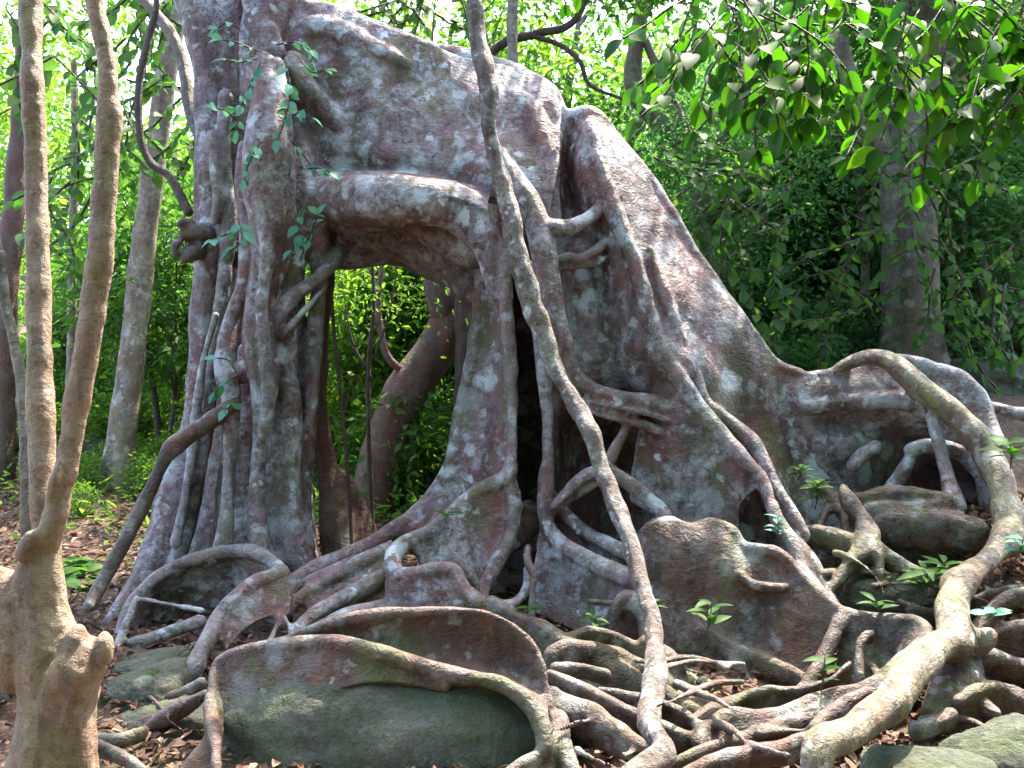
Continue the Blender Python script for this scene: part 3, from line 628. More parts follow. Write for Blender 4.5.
for cr_ in ([(596, 690, 5.8), (640, 698, 5.7), (680, 712, 5.55), (704, 732, 5.42), (716, 760, 5.3)],
            [(728, 702, 5.95), (765, 690, 5.9), (800, 690, 5.88), (830, 680, 5.9), (852, 662, 6.0)],
            [(560, 640, 6.45), (592, 632, 6.5), (622, 640, 6.5), (650, 658, 6.42), (672, 684, 6.3), (700, 700, 6.2)],
            [(955, 702, 5.55), (985, 688, 5.65), (1010, 690, 5.75), (1040, 700, 5.8)],
            [(895, 600, 6.85), (930, 612, 6.75), (968, 602, 6.8), (1005, 590, 6.9), (1040, 592, 7.0)],
            [(985, 640, 6.3), (1005, 628, 6.4), (1040, 622, 6.5)],
            [(108, 716, 6.1), (130, 704, 6.1), (160, 700, 6.1), (190, 690, 6.1), (205, 680, 6.1)]):
    addp('surface_root', 'root', [sheet([row(*cr_), row(*[(a, b + 16, c + 0.03) for a, b, c in cr_]), row(*[(a, b + 34, c + 0.01) for a, b, c in cr_])], 0.05, wav=0.03), lip(cr_, 5.5, 0.25)])
# centre foot, hollow and feeder roots
addp('trunk', 'fig', [tb((530, 505, 7.9, 16), (522, 530, 7.75, 16), (500, 540, 7.6, 18), (465, 560, 7.5, 22), (440, 590, 7.4, 30), seg=16, wob=0.2),
    tb((545, 530, 7.6, 14), (552, 570, 7.5, 18), (556, 640, 7.4, 24), seg=16, wob=0.2),
    tb((450, 585, 7.15, 12), (470, 600, 7.0, 10), (492, 606, 6.9, 8), (512, 604, 6.95, 6), (526, 590, 7.1, 5), (530, 565, 7.25, 6))], 'swollen foot of the pillar around a dark hollow')
addp('surface_root', 'root', [tr((528, 545, 7.3, 4), (527, 560, 7.15, 4), (534, 574, 7.05, 4), (532, 590, 6.98, 4), (531, 620, 6.9, 4))])
addp('surface_root', 'root', [tr((455, 560, 7.1, 5), (470, 572, 6.95, 5), (476, 588, 6.9, 5), (478, 606, 6.85, 5))])
addp('surface_root', 'root', [tr((606, 642, 6.8, 6), (613, 618, 6.85, 6), (622, 600, 6.88, 7), (634, 600, 6.85, 8), (643, 618, 6.8, 7), (646, 645, 6.7, 6))])
addp('surface_root', 'fig', [tb((392, 548, 7.3, 10), (360, 562, 7.2, 9), (325, 582, 7.1, 9), (300, 598, 7.0, 8), (284, 620, 6.9, 7)),
     sheet([row((395, 545, 7.4), (350, 560, 7.3), (305, 580, 7.15)), row((390, 570, 7.2), (350, 588, 7.15), (305, 605, 7.05)), row((388, 600, 7.1), (350, 612, 7.05), (305, 628, 6.95)), row((388, 650, 7.0), (350, 650, 6.9), (300, 655, 6.8))], 0.14, wav=0.05)])
addp('surface_root', 'fig', [tb((388, 575, 7.1, 9), (360, 590, 7.0, 9), (330, 605, 6.9, 9), (305, 622, 6.75, 9), (290, 645, 6.6, 8))])
addp('surface_root', 'fig', [tb((392, 605, 6.95, 8), (360, 612, 6.8, 8), (330, 622, 6.65, 8), (300, 640, 6.5, 8))])
# left basket
crL = [(118, 640, 7.1), (126, 612, 7.2), (142, 590, 7.3), (170, 570, 7.4), (205, 556, 7.48), (240, 551, 7.48), (265, 556, 7.4), (284, 574, 7.25), (290, 598, 7.1)]
addp('buttress_root', 'fig', [
    sheet([row(*crL), row((130, 640, 7.25), (145, 620, 7.4), (165, 600, 7.5), (195, 588, 7.58), (228, 584, 7.58), (260, 588, 7.5), (290, 612, 7.3)),
           row((140, 670, 7.35), (158, 650, 7.5), (180, 628, 7.65), (220, 618, 7.7), (260, 625, 7.65), (292, 650, 7.4))], 0.06, wav=0.04),
    lip(crL, 6.5)])
addp('surface_root', 'fig', [tb((138, 596, 7.15, 5), (128, 620, 7.0, 5), (118, 645, 6.9, 5), (110, 668, 6.8, 6)), tb((136, 598, 7.1, 3.5), (165, 603, 7.0, 3), (205, 611, 6.9, 2.8))])
addp('surface_root', 'fig', [tb((128, 645, 6.95, 7), (150, 640, 6.95, 8), (175, 630, 7.0, 7), (205, 620, 7.1, 8)), tb((140, 650, 6.9, 6), (128, 662, 6.8, 5))])
crM = [(286, 568, 7.05), (276, 576, 7.0), (255, 584, 6.92), (236, 597, 6.8), (220, 615, 6.66), (210, 636, 6.52), (200, 656, 6.4), (194, 672, 6.3)]
addp('buttress_root', 'fig', [
    sheet([row(*crM[:6]), row((292, 590, 6.95), (280, 600, 6.9), (262, 608, 6.85), (245, 618, 6.76), (232, 628, 6.66), (222, 645, 6.55)),
           row((292, 615, 6.85), (282, 618, 6.82), (266, 620, 6.8), (250, 628, 6.72), (236, 640, 6.62), (225, 655, 6.5))], 0.06, wav=0.02),
    lip(crM, 9),
    tb((282, 612, 6.85, 7), (276, 628, 6.75, 5), (268, 645, 6.6, 5)), tb((284, 615, 6.8, 5), (290, 632, 6.7, 4), (288, 650, 6.6, 4))])

# great front plate over the boulder
crA = [(262, 650, 5.85), (290, 638, 5.8), (325, 625, 5.74), (365, 616, 5.7), (405, 613, 5.68), (445, 611, 5.66), (480, 613, 5.64), (505, 622, 5.62), (525, 638, 5.6), (538, 660, 5.58), (543, 685, 5.55), (552, 710, 5.5)]
crB = [(214, 672, 5.72), (228, 658, 5.7), (255, 650, 5.66), (290, 645, 5.6), (330, 644, 5.55), (370, 650, 5.48), (410, 662, 5.42), (450, 674, 5.38), (485, 680, 5.36), (512, 690, 5.33), (532, 708, 5.28), (542, 728, 5.22), (545, 755, 5.15)]
addp('buttress_root', 'root', [
    sheet([row(*crA),
           row((256, 658, 5.86), (300, 645, 5.84), (350, 634, 5.78), (400, 636, 5.72), (450, 642, 5.7), (490, 652, 5.66), (522, 670, 5.62), (545, 700, 5.55)),
           row((250, 664, 5.82), (295, 655, 5.76), (345, 652, 5.68), (400, 658, 5.62), (450, 668, 5.58), (490, 676, 5.54), (520, 690, 5.5), (545, 715, 5.42)),
           row(*[(a, b + 4, c + 0.02) for a, b, c in crB[:12]])], 0.06, wav=0.03),
    lip(crA, 6), lip(crB, 9),
    sheet([row(*crB[:8]), row((218, 710, 5.58), (235, 705, 5.56), (265, 695, 5.52), (295, 682, 5.5), (335, 670, 5.48), (380, 668, 5.47), (450, 684, 5.42)),
           row((222, 765, 5.42), (240, 748, 5.42), (268, 728, 5.42), (298, 710, 5.42), (340, 692, 5.42), (390, 684, 5.42), (450, 692, 5.42))], 0.07, wav=0.02)])
addp('surface_root', 'root', [
    tr((216, 668, 5.7, 7), (212, 690, 5.55, 7), (211, 712, 5.4, 7), (214, 738, 5.2, 7), (216, 765, 5.05, 7), (216, 800, 4.95, 7)),
    sheet([row((212, 690, 5.58), (210, 720, 5.4), (200, 745, 5.25), (175, 775, 5.1)), row((222, 700, 5.55), (222, 730, 5.4), (218, 760, 5.2), (215, 800, 5.0))], 0.07)])
addp('surface_root', 'root', [
    tr((210, 690, 5.7, 5), (190, 702, 5.7, 7), (165, 716, 5.7, 8), (150, 730, 5.7, 8), (135, 745, 5.65, 6)),
    tr((165, 712, 5.75, 5), (140, 722, 5.75, 5), (108, 732, 5.8, 5)),
    tr((150, 728, 5.6, 5), (120, 738, 5.5, 5), (95, 738, 5.5, 4)), tr((80, 738, 5.3, 4), (110, 748, 5.2, 5), (140, 768, 5.05, 6), (165, 800, 5.0, 7))])
addp('surface_root', 'root', [
    tr((545, 690, 5.75, 12), (560, 705, 5.65, 15), (590, 714, 5.5, 13), (615, 728, 5.35, 11), (640, 744, 5.2, 9), (665, 756, 5.1, 8)),
    tr((556, 715, 5.5, 10), (560, 735, 5.35, 10), (545, 752, 5.2, 9), (520, 765, 5.05, 7), (490, 785, 4.95, 7)),
    tr((556, 725, 5.4, 9), (564, 750, 5.25, 8), (575, 790, 5.1, 8)),
    sheet([row((560, 722, 5.45), (545, 745, 5.25), (515, 765, 5.05)), row((570, 760, 5.35), (555, 780, 5.2), (530, 800, 5.05))], 0.08)])
addp('surface_root', 'root', [
    tr((485, 600, 6.75, 7), (512, 614, 6.62, 8), (545, 632, 6.5, 10), (575, 650, 6.35, 11), (610, 668, 6.25, 12), (650, 690, 6.1, 12), (690, 710, 6.0, 11), (725, 730, 5.9, 8)),
    sheet([row((540, 630, 6.5), (590, 655, 6.32), (650, 688, 6.1)), row((545, 660, 6.5), (590, 690, 6.35), (650, 720, 6.15))], 0.1)])
addp('surface_root', 'root', [
    tr((545, 658, 6.2, 9), (575, 650, 6.25, 12), (605, 655, 6.3, 12), (640, 668, 6.3, 11), (675, 690, 6.2, 10), (710, 705, 6.1, 8), (745, 720, 6.0, 7))])
addp('surface_root', 'root', [
    tr((545, 672, 5.9, 6), (565, 680, 5.82, 7), (590, 692, 5.72, 7), (620, 708, 5.6, 7), (650, 722, 5.5, 8), (690, 738, 5.4, 7), (740, 752, 5.3, 6)),])
addp('surface_root', 'root', [tr((550, 668, 6.0, 6), (585, 668, 6.0, 6), (612, 678, 5.95, 7))])

# fine tangled feeder roots
fr = random.Random(5)
def tangle(n, u0, u1, v0, v1, d0, d1, r0, r1, ln):
    out = []
    for _ in range(n):
        u = fr.uniform(u0, u1); v = fr.uniform(v0, v1); t = (v - v0) / (v1 - v0)
        d = d0 + (d1 - d0) * t; a = fr.uniform(-0.6, 0.9) + (math.pi if fr.random() < 0.3 else 0)
        pts = []; r = fr.uniform(r0, r1)
        for k in range(5):
            pts.append((u, v, d, r * (1 - 0.12 * k)))
            u += math.cos(a) * ln; v += math.sin(a) * ln * 0.55; d -= math.sin(a) * ln * 0.012; a += fr.uniform(-0.5, 0.5)
        x = px_path(pts)
        gz = ground_z(x[:, 0], x[:, 1]); x[:, 2] = np.maximum(x[:, 2], gz + x[:, 3] * 0.3)
        out.append(tube(x, seg=8))
    return out
for k in range(6): addp('feeder_root', 'root', tangle(1, 630, 760, 655, 745, 6.1, 5.2, 3.5, 6, 26))
for k in range(4): addp('feeder_root', 'root', tangle(1, 560, 640, 700, 765, 5.6, 5.0, 2, 3.5, 20))
for k in range(4): addp('feeder_root', 'root', tangle(1, 900, 1020, 640, 735, 6.2, 5.4, 3, 6, 26))
for k in range(4): addp('feeder_root', 'root', tangle(1, 820, 960, 530, 610, 7.2, 6.7, 2.5, 5, 24))
for k in range(3): addp('feeder_root', 'root', tangle(1, 120, 220, 640, 700, 6.8, 6.1, 2.5, 4, 22))
for k in range(3): addp('feeder_root', 'root', tangle(1, 560, 700, 600, 650, 7.0, 6.6, 2.5, 4.5, 22))

fig = empty('strangler_fig', (0, 8.0, 0.0), 'giant old fig with arched flying root and tall lichen-blotched purplish buttresses', 'tree')
fuse(fig, FIG, 0.0145, 3)

# ------------------------------------------------------------------ liana
li = tube(px_path([(455, -120, 7.4, 9), (468, -50, 7.3, 9), (474, 0, 7.3, 7), (478, 35, 7.3, 8), (485, 75, 7.3, 10), (490, 100, 7.3, 9), (488, 125, 7.3, 7), (493, 150, 7.35, 8), (502, 185, 7.35, 9), (512, 225, 7.32, 10), (522, 270, 7.3, 11), (532, 305, 7.3, 10), (545, 335, 7.28, 9), (556, 370, 7.2, 8), (574, 402, 7.1, 8), (590, 432, 7.0, 10), (602, 470, 6.9, 9), (616, 505, 6.75, 9), (628, 535, 6.55, 8), (637, 570, 6.4, 9), (648, 605, 6.2, 8), (655, 640, 6.0, 9), (655, 680, 5.7, 11), (648, 715, 5.4, 12), (656, 738, 5.2, 12), (662, 752, 5.1, 14), (645, 768, 5.0, 14), (600, 800, 4.9, 12)]), seg=16, wob=0.3, step=0.02)
# knots
o = mesh_np('liana', li[0], [li[1], li[2]], M['liana'], origin=P(655, 740, 5.2))
tag(o, 'knotted grey liana winding diagonally down across the front of the fig', 'vine')
v2 = tube(px_path([(330, 268, 8.1, 2), (334, 330, 8.1, 2), (340, 390, 8.1, 2), (346, 450, 8.1, 2), (350, 510, 8.1, 2), (352, 560, 8.0, 2)]), seg=6, wob=0)
tag(mesh_np('hanging_vine', v2[0], [v2[1], v2[2]], M['twig'], origin=P(352, 560, 8.0)), 'thin black vine hanging straight down inside the fig arch', 'vine')
v3 = merge([tube(px_path([(118, -40, 8.9, 3), (155, -5, 8.7, 3), (148, 40, 8.6, 4), (139, 85, 8.55, 4), (140, 135, 8.5, 4), (150, 162, 8.5, 4), (168, 175, 8.45, 4), (180, 195, 8.4, 5), (190, 215, 8.35, 5)]), seg=8)])
tag(mesh_np('curled_vine', v3[0], [v3[1], v3[2]], M['twig'], origin=P(190, 215, 8.35)), 'curved brown vine looping out left from the fig trunk', 'vine')
v4 = merge([tube(px_path([(125, -20, 9.3, 5), (165, 25, 9.2, 6), (182, 60, 9.1, 6), (190, 110, 9.0, 6), (205, 150, 8.9, 6)]), seg=8)])
tag(mesh_np('curled_vine', v4[0], [v4[1], v4[2]], M['greytrunk'], origin=P(205, 150, 8.9)), 'straighter mossy vine slanting down to the fig trunk behind the curved vine', 'vine')

# ------------------------------------------------------------------ twin stemmed tree, left foreground
tw = empty('twin_stemmed_tree', P(50, 900, 3.7), 'tan smooth-barked tree in the left foreground, two slim stems rising from a knobbly stump', 'tree')
fuse(tw, [
    ('trunk', M['tan'], [tb((42, 980, 3.75, 55), (45, 860, 3.72, 46), (46, 768, 3.7, 38), (50, 710, 3.7, 36), (50, 660, 3.7, 33), (44, 620, 3.7, 28), (38, 585, 3.7, 27), (42, 552, 3.7, 20), (50, 520, 3.7, 13), seg=22, wob=0.3),
        tb((12, 690, 3.72, 15), (18, 640, 3.7, 22), (14, 600, 3.7, 22), (-10, 585, 3.7, 20), (-60, 570, 3.7, 22), seg=14, wob=0.25),
        tb((20, 560, 3.62, 8), (35, 536, 3.62, 9), (50, 542, 3.62, 8)), tb((78, 790, 3.7, 20), (76, 720, 3.68, 24), (72, 660, 3.68, 22), seg=14, wob=0.3)], None),
    ('broken_stub', M['tan'], [tb((56, 730, 3.68, 30), (70, 690, 3.66, 30), (82, 662, 3.64, 27), (90, 640, 3.63, 20), seg=18, wob=0.4), tb((72, 665, 3.62, 13), (76, 640, 3.62, 13), (80, 625, 3.62, 9)), tb((98, 665, 3.62, 11), (104, 644, 3.62, 10), (104, 632, 3.62, 6))], None),
    ('stem', M['tan'], [tb((50, 540, 3.7, 15), (45, 505, 3.72, 13), (42, 440, 3.75, 13), (40, 350, 3.8, 12.5), (38, 250, 3.85, 12.5), (36, 180, 3.9, 12), (33, 100, 3.9, 11), (31, 0, 3.95, 10.5), (28, -100, 4.0, 10), (20, -300, 4.1, 9), seg=14, wob=0.15)], None),
    ('stem', M['tan'], [tb((46, 550, 3.66, 13), (56, 515, 3.64, 13), (68, 460, 3.64, 13), (78, 400, 3.64, 13), (88, 340, 3.64, 13), (97, 285, 3.64, 13), (103, 225, 3.64, 13), (107, 150, 3.64, 12), (110, 95, 3.64, 11), (104, 50, 3.64, 10), (95, 0, 3.64, 10), (88, -60, 3.64, 10), (60, -260, 3.7, 9), seg=14, wob=0.18),
        tb((50, 500, 3.6, 5), (56, 478, 3.58, 6), (64, 455, 3.6, 5))], None),
], 0.0075, 2, ((5, 0.009), (15, 0.004), (36, 0.0015)))

# ------------------------------------------------------------------ rocks
def rock(u, v, d, sx, sy, sz, mat, label, seed, name='boulder', group=None, cat='rock', rot=0.0, rough=0.16):
    """centre of the rock given as a point; sx sy sz half sizes in metres"""
    c = P(u, v, d)
    n1, n2 = 128, 80
    th = np.linspace(0, 2 * math.pi, n1, endpoint=False); ph = np.linspace(0.02, math.pi - 0.02, n2)
    TH, PH = np.meshgrid(th, ph)
    D = np.stack([np.sin(PH) * np.cos(TH), np.sin(PH) * np.sin(TH), np.cos(PH)], -1).reshape(-1, 3)
    k = 4.0
    D2 = D / (np.sum(np.abs(D) ** k, 1) ** (1 / k))[:, None]
    D3 = 0.6 * D2 + 0.4 * D
    R = np.array([1 + rough * mn.noise(Vector(p * 1.1 + seed)) + rough * 0.45 * mn.noise(Vector(p * 2.9 + seed)) + rough * 0.16 * mn.noise(Vector(p * 7 + seed)) - rough * 0.5 * abs(mn.noise(Vector(p * 2.1 + seed * 2))) for p in D])
    V = D3 * R[:, None] * np.array([sx, sy, sz])
    V = V * np.array([1 + 0.02 * mn.noise(Vector(p * 14 + seed)) + 0.012 * mn.noise(Vector(p * 28 + seed)) for p in D])[:, None]
    cr, sr = math.cos(rot), math.sin(rot)
    V = np.stack([V[:, 0] * cr - V[:, 2] * sr, V[:, 1], V[:, 0] * sr + V[:, 2] * cr], 1)
    i, j = np.meshgrid(np.arange(n2 - 1), np.arange(n1), indexing='ij'); j2 = (j + 1) % n1
    Q = np.stack([i * n1 + j, (i + 1) * n1 + j, (i + 1) * n1 + j2, i * n1 + j2], -1).reshape(-1, 4)
    caps = [np.arange(n1)[None, ::-1][:, ::-1], ((n2 - 1) * n1 + np.arange(n1))[None, ::-1]]
    o = mesh_np(name, V + c, [Q] + caps, M[mat], origin=c)
    return tag(o, label, cat, group)
rock(392, 778, 5.74, 1.08, 0.52, 0.68, 'rock', 'large dark green mossy boulder gripped under the front buttress plate', 3.1, rough=0.1)
rock(150, 700, 6.35, 0.36, 0.3, 0.22, 'rock_mid', 'angular grey-green boulder behind the foreground stump, left of the front plate', 7.7, rot=0.25)
rock(180, 740, 6.0, 0.4, 0.3, 0.26, 'rock_mid', 'lower rounded green boulder between the stump and the front plate', 1.3)
rock(148, 668, 6.6, 0.3, 0.22, 0.09, 'rock_mid', 'thin slab of grey rock lying under the left root basket', 11.3, rot=0.2)
rock(640, 690, 6.6, 0.62, 0.5, 0.24, 'rock_pale', 'flat pale yellow-green rock between the centre roots and the liana', 4.4, rot=-0.12)
rock(1000, 775, 5.2, 0.34, 0.3, 0.22, 'rock', 'sloping mossy rock at the bottom right corner', 5.9, rot=0.35)
rock(935, 785, 4.9, 0.34, 0.3, 0.14, 'rock', 'low round-topped mossy rock beside the end of the pale root', 2.2)
rock(890, 598, 7.1, 0.42, 0.25, 0.2, 'rock_mid', 'grey rock half hidden among roots beneath the leafy seedling', 8.1)
rock(910, 540, 7.7, 0.42, 0.25, 0.22, 'rock_mid', 'shaded grey rock under the right wall root', 9.3)
rock(740, 720, 6.0, 0.2, 0.2, 0.1, 'rock_mid', 'small smooth stone beneath the wavy root plate', 6.3)
rock(-15, 720, 6.2, 0.25, 0.3, 0.45, 'rock', 'dark boulder at the left edge behind the stump', 12.0)
rock(95, 462, 14.0, 0.32, 0.4, 0.3, 'rock_mid', 'pale rounded boulder seen past the leaning stem', 13.0)
rock(80, 490, 13.0, 0.4, 0.4, 0.22, 'rock_mid', 'low mossy boulder in front of the pale rounded boulder', 14.0)
rock(5, 415, 13.5, 0.5, 0.4, 0.5, 'rock_mid', 'large boulder at the far left edge behind the two stems', 15.0)
rock(880, 400, 11.5, 1.0, 0.5, 0.3, 'rock_mid', 'long low rock behind the crest of the right wall root', 16.0)
rock(990, 392, 12.0, 0.8, 0.5, 0.42, 'rock', 'mossy green rock bank at the right edge under the small trees', 17.0)
rock(850, 335, 17, 1.2, 0.6, 0.5, 'rock_mid', 'grey boulder in the shade behind the thick right trunk', 18.0)
rock(985, 330, 17, 1.2, 0.6, 0.6, 'rock_mid', 'big grey boulder up the slope at the right edge', 19.0)

# ------------------------------------------------------------------ ground
gx = np.concatenate([-np.geomspace(260, 9, 26), np.linspace(-8.5, 9, 210), np.geomspace(9.6, 260, 26)])
gy = np.concatenate([-np.geomspace(120, 1, 14), np.linspace(0, 16, 200), np.geomspace(16.4, 300, 60)])
XX, YY = np.meshgrid(gx, gy)
ZZ = ground_z(XX, YY)
nz = np.array([[0.05 * mn.noise(Vector((a * 1.3, b * 1.3, 0))) + 0.03 * mn.noise(Vector((a * 4, b * 4, 2))) for a, b in zip(r1, r2)] for r1, r2 in zip(XX, YY)])
ZZ = ZZ + nz
Vg = np.stack([XX, YY, ZZ], -1).reshape(-1, 3)
i, j = np.meshgrid(np.arange(len(gy) - 1), np.arange(len(gx) - 1), indexing='ij'); w = len(gx)
Qg = np.stack([i * w + j, i * w + j + 1, (i + 1) * w + j + 1, (i + 1) * w + j], -1).reshape(-1, 4)
tag(mesh_np('ground', Vg, Qg, M['soil']), kind='structure')

# ------------------------------------------------------------------ leaves
def unit(a): return a / (np.linalg.norm(a, axis=-1)[..., None] + 1e-9)
def leaf_geo(C0, A, Nn, size, wr=0.42, droop=0.25, fold=0.25, detail=0):
    """C0 base points, A along, Nn leaf normal, size length"""
    A = unit(A); Sd = unit(np.cross(A, Nn)); Nn = unit(np.cross(Sd, A)); s = size[:, None]
    w = s * wr * 0.5
    if detail == 0:
        prof = [(0, 0), (0.38, 1.0), (0.78, 0.62), (1.0, 0.0)]
        def pt(t, x, sg): return C0 + A * s * t + Sd * w * x * sg + Nn * (w * x * fold - s * droop * t * t)
        pts = [pt(0, 0, 1), pt(0.34, 1, 1), pt(0.75, 0.62, 1), pt(1, 0, 1), pt(0.75, 0.62, -1), pt(0.34, 1, -1)]
        V = np.stack(pts, 1); n = len(C0); b = (np.arange(n) * 6)[:, None]
        Q = np.vstack([b + np.array([[0, 3, 2, 1]]), b + np.array([[0, 5, 4, 3]])])
        return V.reshape(-1, 3), Q
    ts = [0, 0.12, 0.3, 0.5, 0.7, 0.87, 1.0]; xs = [0.02, 0.55, 0.92, 1.0, 0.78, 0.4, 0.0]
    pts = []
    for t, x in zip(ts, xs):
        for sg in (-1, 0, 1):
            pts.append(C0 + A * s * t + Sd * w * x * sg + Nn * (w * x * abs(sg) * fold - s * droop * t * t))
    V = np.stack(pts, 1); n = len(C0); b = (np.arange(n) * 21)[:, None]
    Q = []
    for k in range(6):
        for c in (0, 1):
            Q.append(b + np.array([[k * 3 + c, k * 3 + c + 1, k * 3 + c + 4, k * 3 + c + 3]]))
    return V.reshape(-1, 3), np.vstack(Q)

def rand_dirs(n):
    v = rng.normal(size=(n, 3)); return unit(v)

def crown_leaves(center, rad, nclump, per, leaf, clump_r=0.55, flat=0.45, up=0.9, shell=0.45):
    """clumped sprays of leaves filling an ellipsoid unevenly"""
    dirs = rand_dirs(nclump)
    rr = (shell + (1 - shell) * rng.random(nclump)) ** 0.8
    lump = np.array([1 + 0.35 * mn.noise(Vector(d * 1.6 + center[0])) for d in dirs])
    cc = center + dirs * (rr * lump)[:, None] * rad
    n = nclump * per
    ci = np.repeat(np.arange(nclump), per)
    cr = clump_r * (0.6 + 0.8 * rng.random(nclump))
    off = rng.normal(size=(n, 3)) * 0.5; off[:, 2] *= flat
    off *= cr[ci][:, None]
    tilt = rng.normal(size=(nclump, 3)) * 0.25
    off[:, 2] += off[:, 0] * tilt[ci, 0] + off[:, 1] * tilt[ci, 1] - 0.25 * np.linalg.norm(off[:, :2], axis=1)
    C0 = cc[ci] + off
    A = unit(off * np.array([1, 1, 0.3]) + rng.normal(size=(n, 3)) * 0.35 * cr[ci][:, None]); A[:, 2] -= 0.1
    Nn = unit(np.array([0, 0, up]) + rng.normal(size=(n, 3)) * 0.55)
    return C0, A, Nn, leaf * (0.6 + 0.7 * rng.random(n)), cc

def crown_mesh(name, mat, parent, *a, wr=0.45, **k):
    C0, A, Nn, sz, cc = crown_leaves(*a, **k)
    V, Q = leaf_geo(C0, A, Nn, sz, wr=wr)
    return mesh_np(name, V, Q, mat, parent, smooth=False), cc

def wood(name, mat, parent, tubes):
    V, Q, T = merge(tubes); return mesh_np(name, V, [Q, T], mat, parent)

def wtube(pts, seg=8, wob=0.12): return tube(np.array(pts, float), seg=seg, wob=wob)

# prototypes (built at the origin, moved afterwards)
def make_tree(name, hgt, trunk_r, crown_c, crown_r, nclump, per, leaf, lmat, bmat, lean=0.0, **k):
    root = empty(name, (0, 0, 0))
    cr, cc = crown_mesh('crown', M[lmat], root, np.array(crown_c, float), np.array(crown_r, float), nclump, per, leaf, **k)
    tubes = []
    top = np.array([lean, 0, crown_c[2] + crown_r[2] * 0.4])
    bend = rng.normal(size=2) * 0.12
    pts = [[0, 0, -0.4, trunk_r * 1.5], [0.02, 0, 0.3, trunk_r * 1.1], [lean * 0.3 + bend[0], bend[1], hgt * 0.35, trunk_r], [lean * 0.65 - bend[0], 0, hgt * 0.65, trunk_r * 0.8], [top[0], 0, top[2], trunk_r * 0.35]]
    tubes.append(wtube(pts, 10))
    main = np.array(pts)
    for q in cc[rng.permutation(len(cc))[:min(14, len(cc))]]:
        zt = min(max(q[2] - 0.5 * np.linalg.norm(q[:2] - top[:2] * 0.6) - 0.3, hgt * 0.3), top[2])
        b0 = np.array([np.interp(zt, main[:, 2], main[:, 0]), np.interp(zt, main[:, 2], main[:, 1]), zt])
        mid = (b0 + q) / 2 + rng.normal(size=3) * 0.12 + np.array([0, 0, -0.05])
        tubes.append(wtube([[*b0, trunk_r * 0.35], [*mid, trunk_r * 0.22], [*q, trunk_r * 0.08]], 6, 0))
    wood('trunk', M[bmat], root, tubes)
    return root

protos = {
    'bright': make_tree('broadleaf_tree', 5.0, 0.09, (0, 0, 5.2), (2.1, 1.8, 2.2), 80, 50, 0.16, 'leaf_bright', 'greytrunk', 0.3, clump_r=0.6),
    'mid': make_tree('broadleaf_tree', 5.5, 0.13, (0, 0, 5.6), (2.4, 2.0, 2.4), 95, 52, 0.15, 'leaf_mid', 'greytrunk', -0.3, clump_r=0.65),
    'dark': make_tree('broadleaf_tree', 5.5, 0.15, (0, 0, 5.2), (2.4, 2.0, 2.7), 105, 56, 0.15, 'leaf_dark', 'greytrunk', 0.2, clump_r=0.7),
    'sap_b': make_tree('sapling', 2.6, 0.025, (0, 0, 2.2), (0.95, 0.85, 1.1), 46, 40, 0.13, 'leaf_bright', 'twig', 0.2, clump_r=0.36),
    'sap_m': make_tree('sapling', 2.6, 0.03, (0, 0, 2.2), (1.0, 0.9, 1.2), 56, 44, 0.12, 'leaf_mid', 'twig', -0.2, clump_r=0.38),
    'sap_d': make_tree('sapling', 2.6, 0.035, (0, 0, 2.1), (1.1, 1.0, 1.3), 70, 48, 0.11, 'leaf_dark', 'twig', 0.1, clump_r=0.4),
    'shr_b': make_tree('shrub', 0.7, 0.015, (0, 0, 0.55), (0.62, 0.55, 0.5), 30, 34, 0.11, 'leaf_bright', 'twig', 0.05, clump_r=0.24),
    'shr_m': make_tree('shrub', 0.7, 0.015, (0, 0, 0.6), (0.7, 0.6, 0.6), 36, 34, 0.11, 'leaf_mid', 'twig', 0.0, clump_r=0.26),
    'shr_d': make_tree('shrub', 0.8, 0.02, (0, 0, 0.65), (0.8, 0.7, 0.65), 44, 38, 0.10, 'leaf_dark', 'twig', 0.0, clump_r=0.28),
}
used = set()
def place(kind, u, y, s, label, group, zs=1.0, dz=0.0):
    x = (u - 512) / F * y
    o = protos[kind] if kind not in used else copy_tree(protos[kind])
    used.add(kind)
    o.location = (x, y, float(ground_z(x, y)) + dz)
    o.rotation_euler = (0, 0, random.uniform(0, 6.28)); o.scale = (s, s, s * zs)
    cat = {'b': 'tree', 'm': 'tree', 'd': 'tree'}[kind[0]] if not kind.startswith(('sap', 'shr')) else ('sapling' if kind.startswith('sap') else 'shrub')
    tag(o, label, cat, group)
    return o
# trees behind, left and centre bright; right dark.  (kind, u, depth, scale)
TL = 'bright yellow-green tree among the sunlit forest behind the fig'
TM = 'mid green tree among the forest behind the fig'
TD = 'dark green leafy tree among the shaded forest right of the fig'
GT = 'forest trees behind the fig'
for k, u, y, s in (
    ('bright', -40, 15, 0.9), ('mid', 70, 20, 0.9), ('bright', 185, 18, 0.8), ('bright', 385, 21, 0.8),
    ('bright', 590, 20, 0.8), ('mid', 655, 27, 1.1), ('bright', 10, 28, 1.2), ('bright', 250, 29, 1.1), ('mid', 490, 33, 1.1),
    ('dark', 760, 16, 0.85), ('dark', 850, 18, 0.95), ('dark', 940, 17, 1.0), ('dark', 1030, 15, 0.95),
    ('bright', 440, 15.5, 1.15), ('dark', 722, 12.6, 0.62), ('mid', 960, 13.5, 0.75), ('mid', 845, 14, 0.7),  ('mid', 560, 16.5, 1.1), ('bright', 330, 24, 1.2), ('dark', 790, 24, 1.1), ('mid', 900, 26, 1.2), ('mid', 705, 31, 1.1), ('mid', 1000, 27, 1.3)):
    place(k, u, y, s, {'bright': TL, 'mid': TM, 'dark': TD}[k], GT if k != 'dark' else 'dark trees right of the fig')
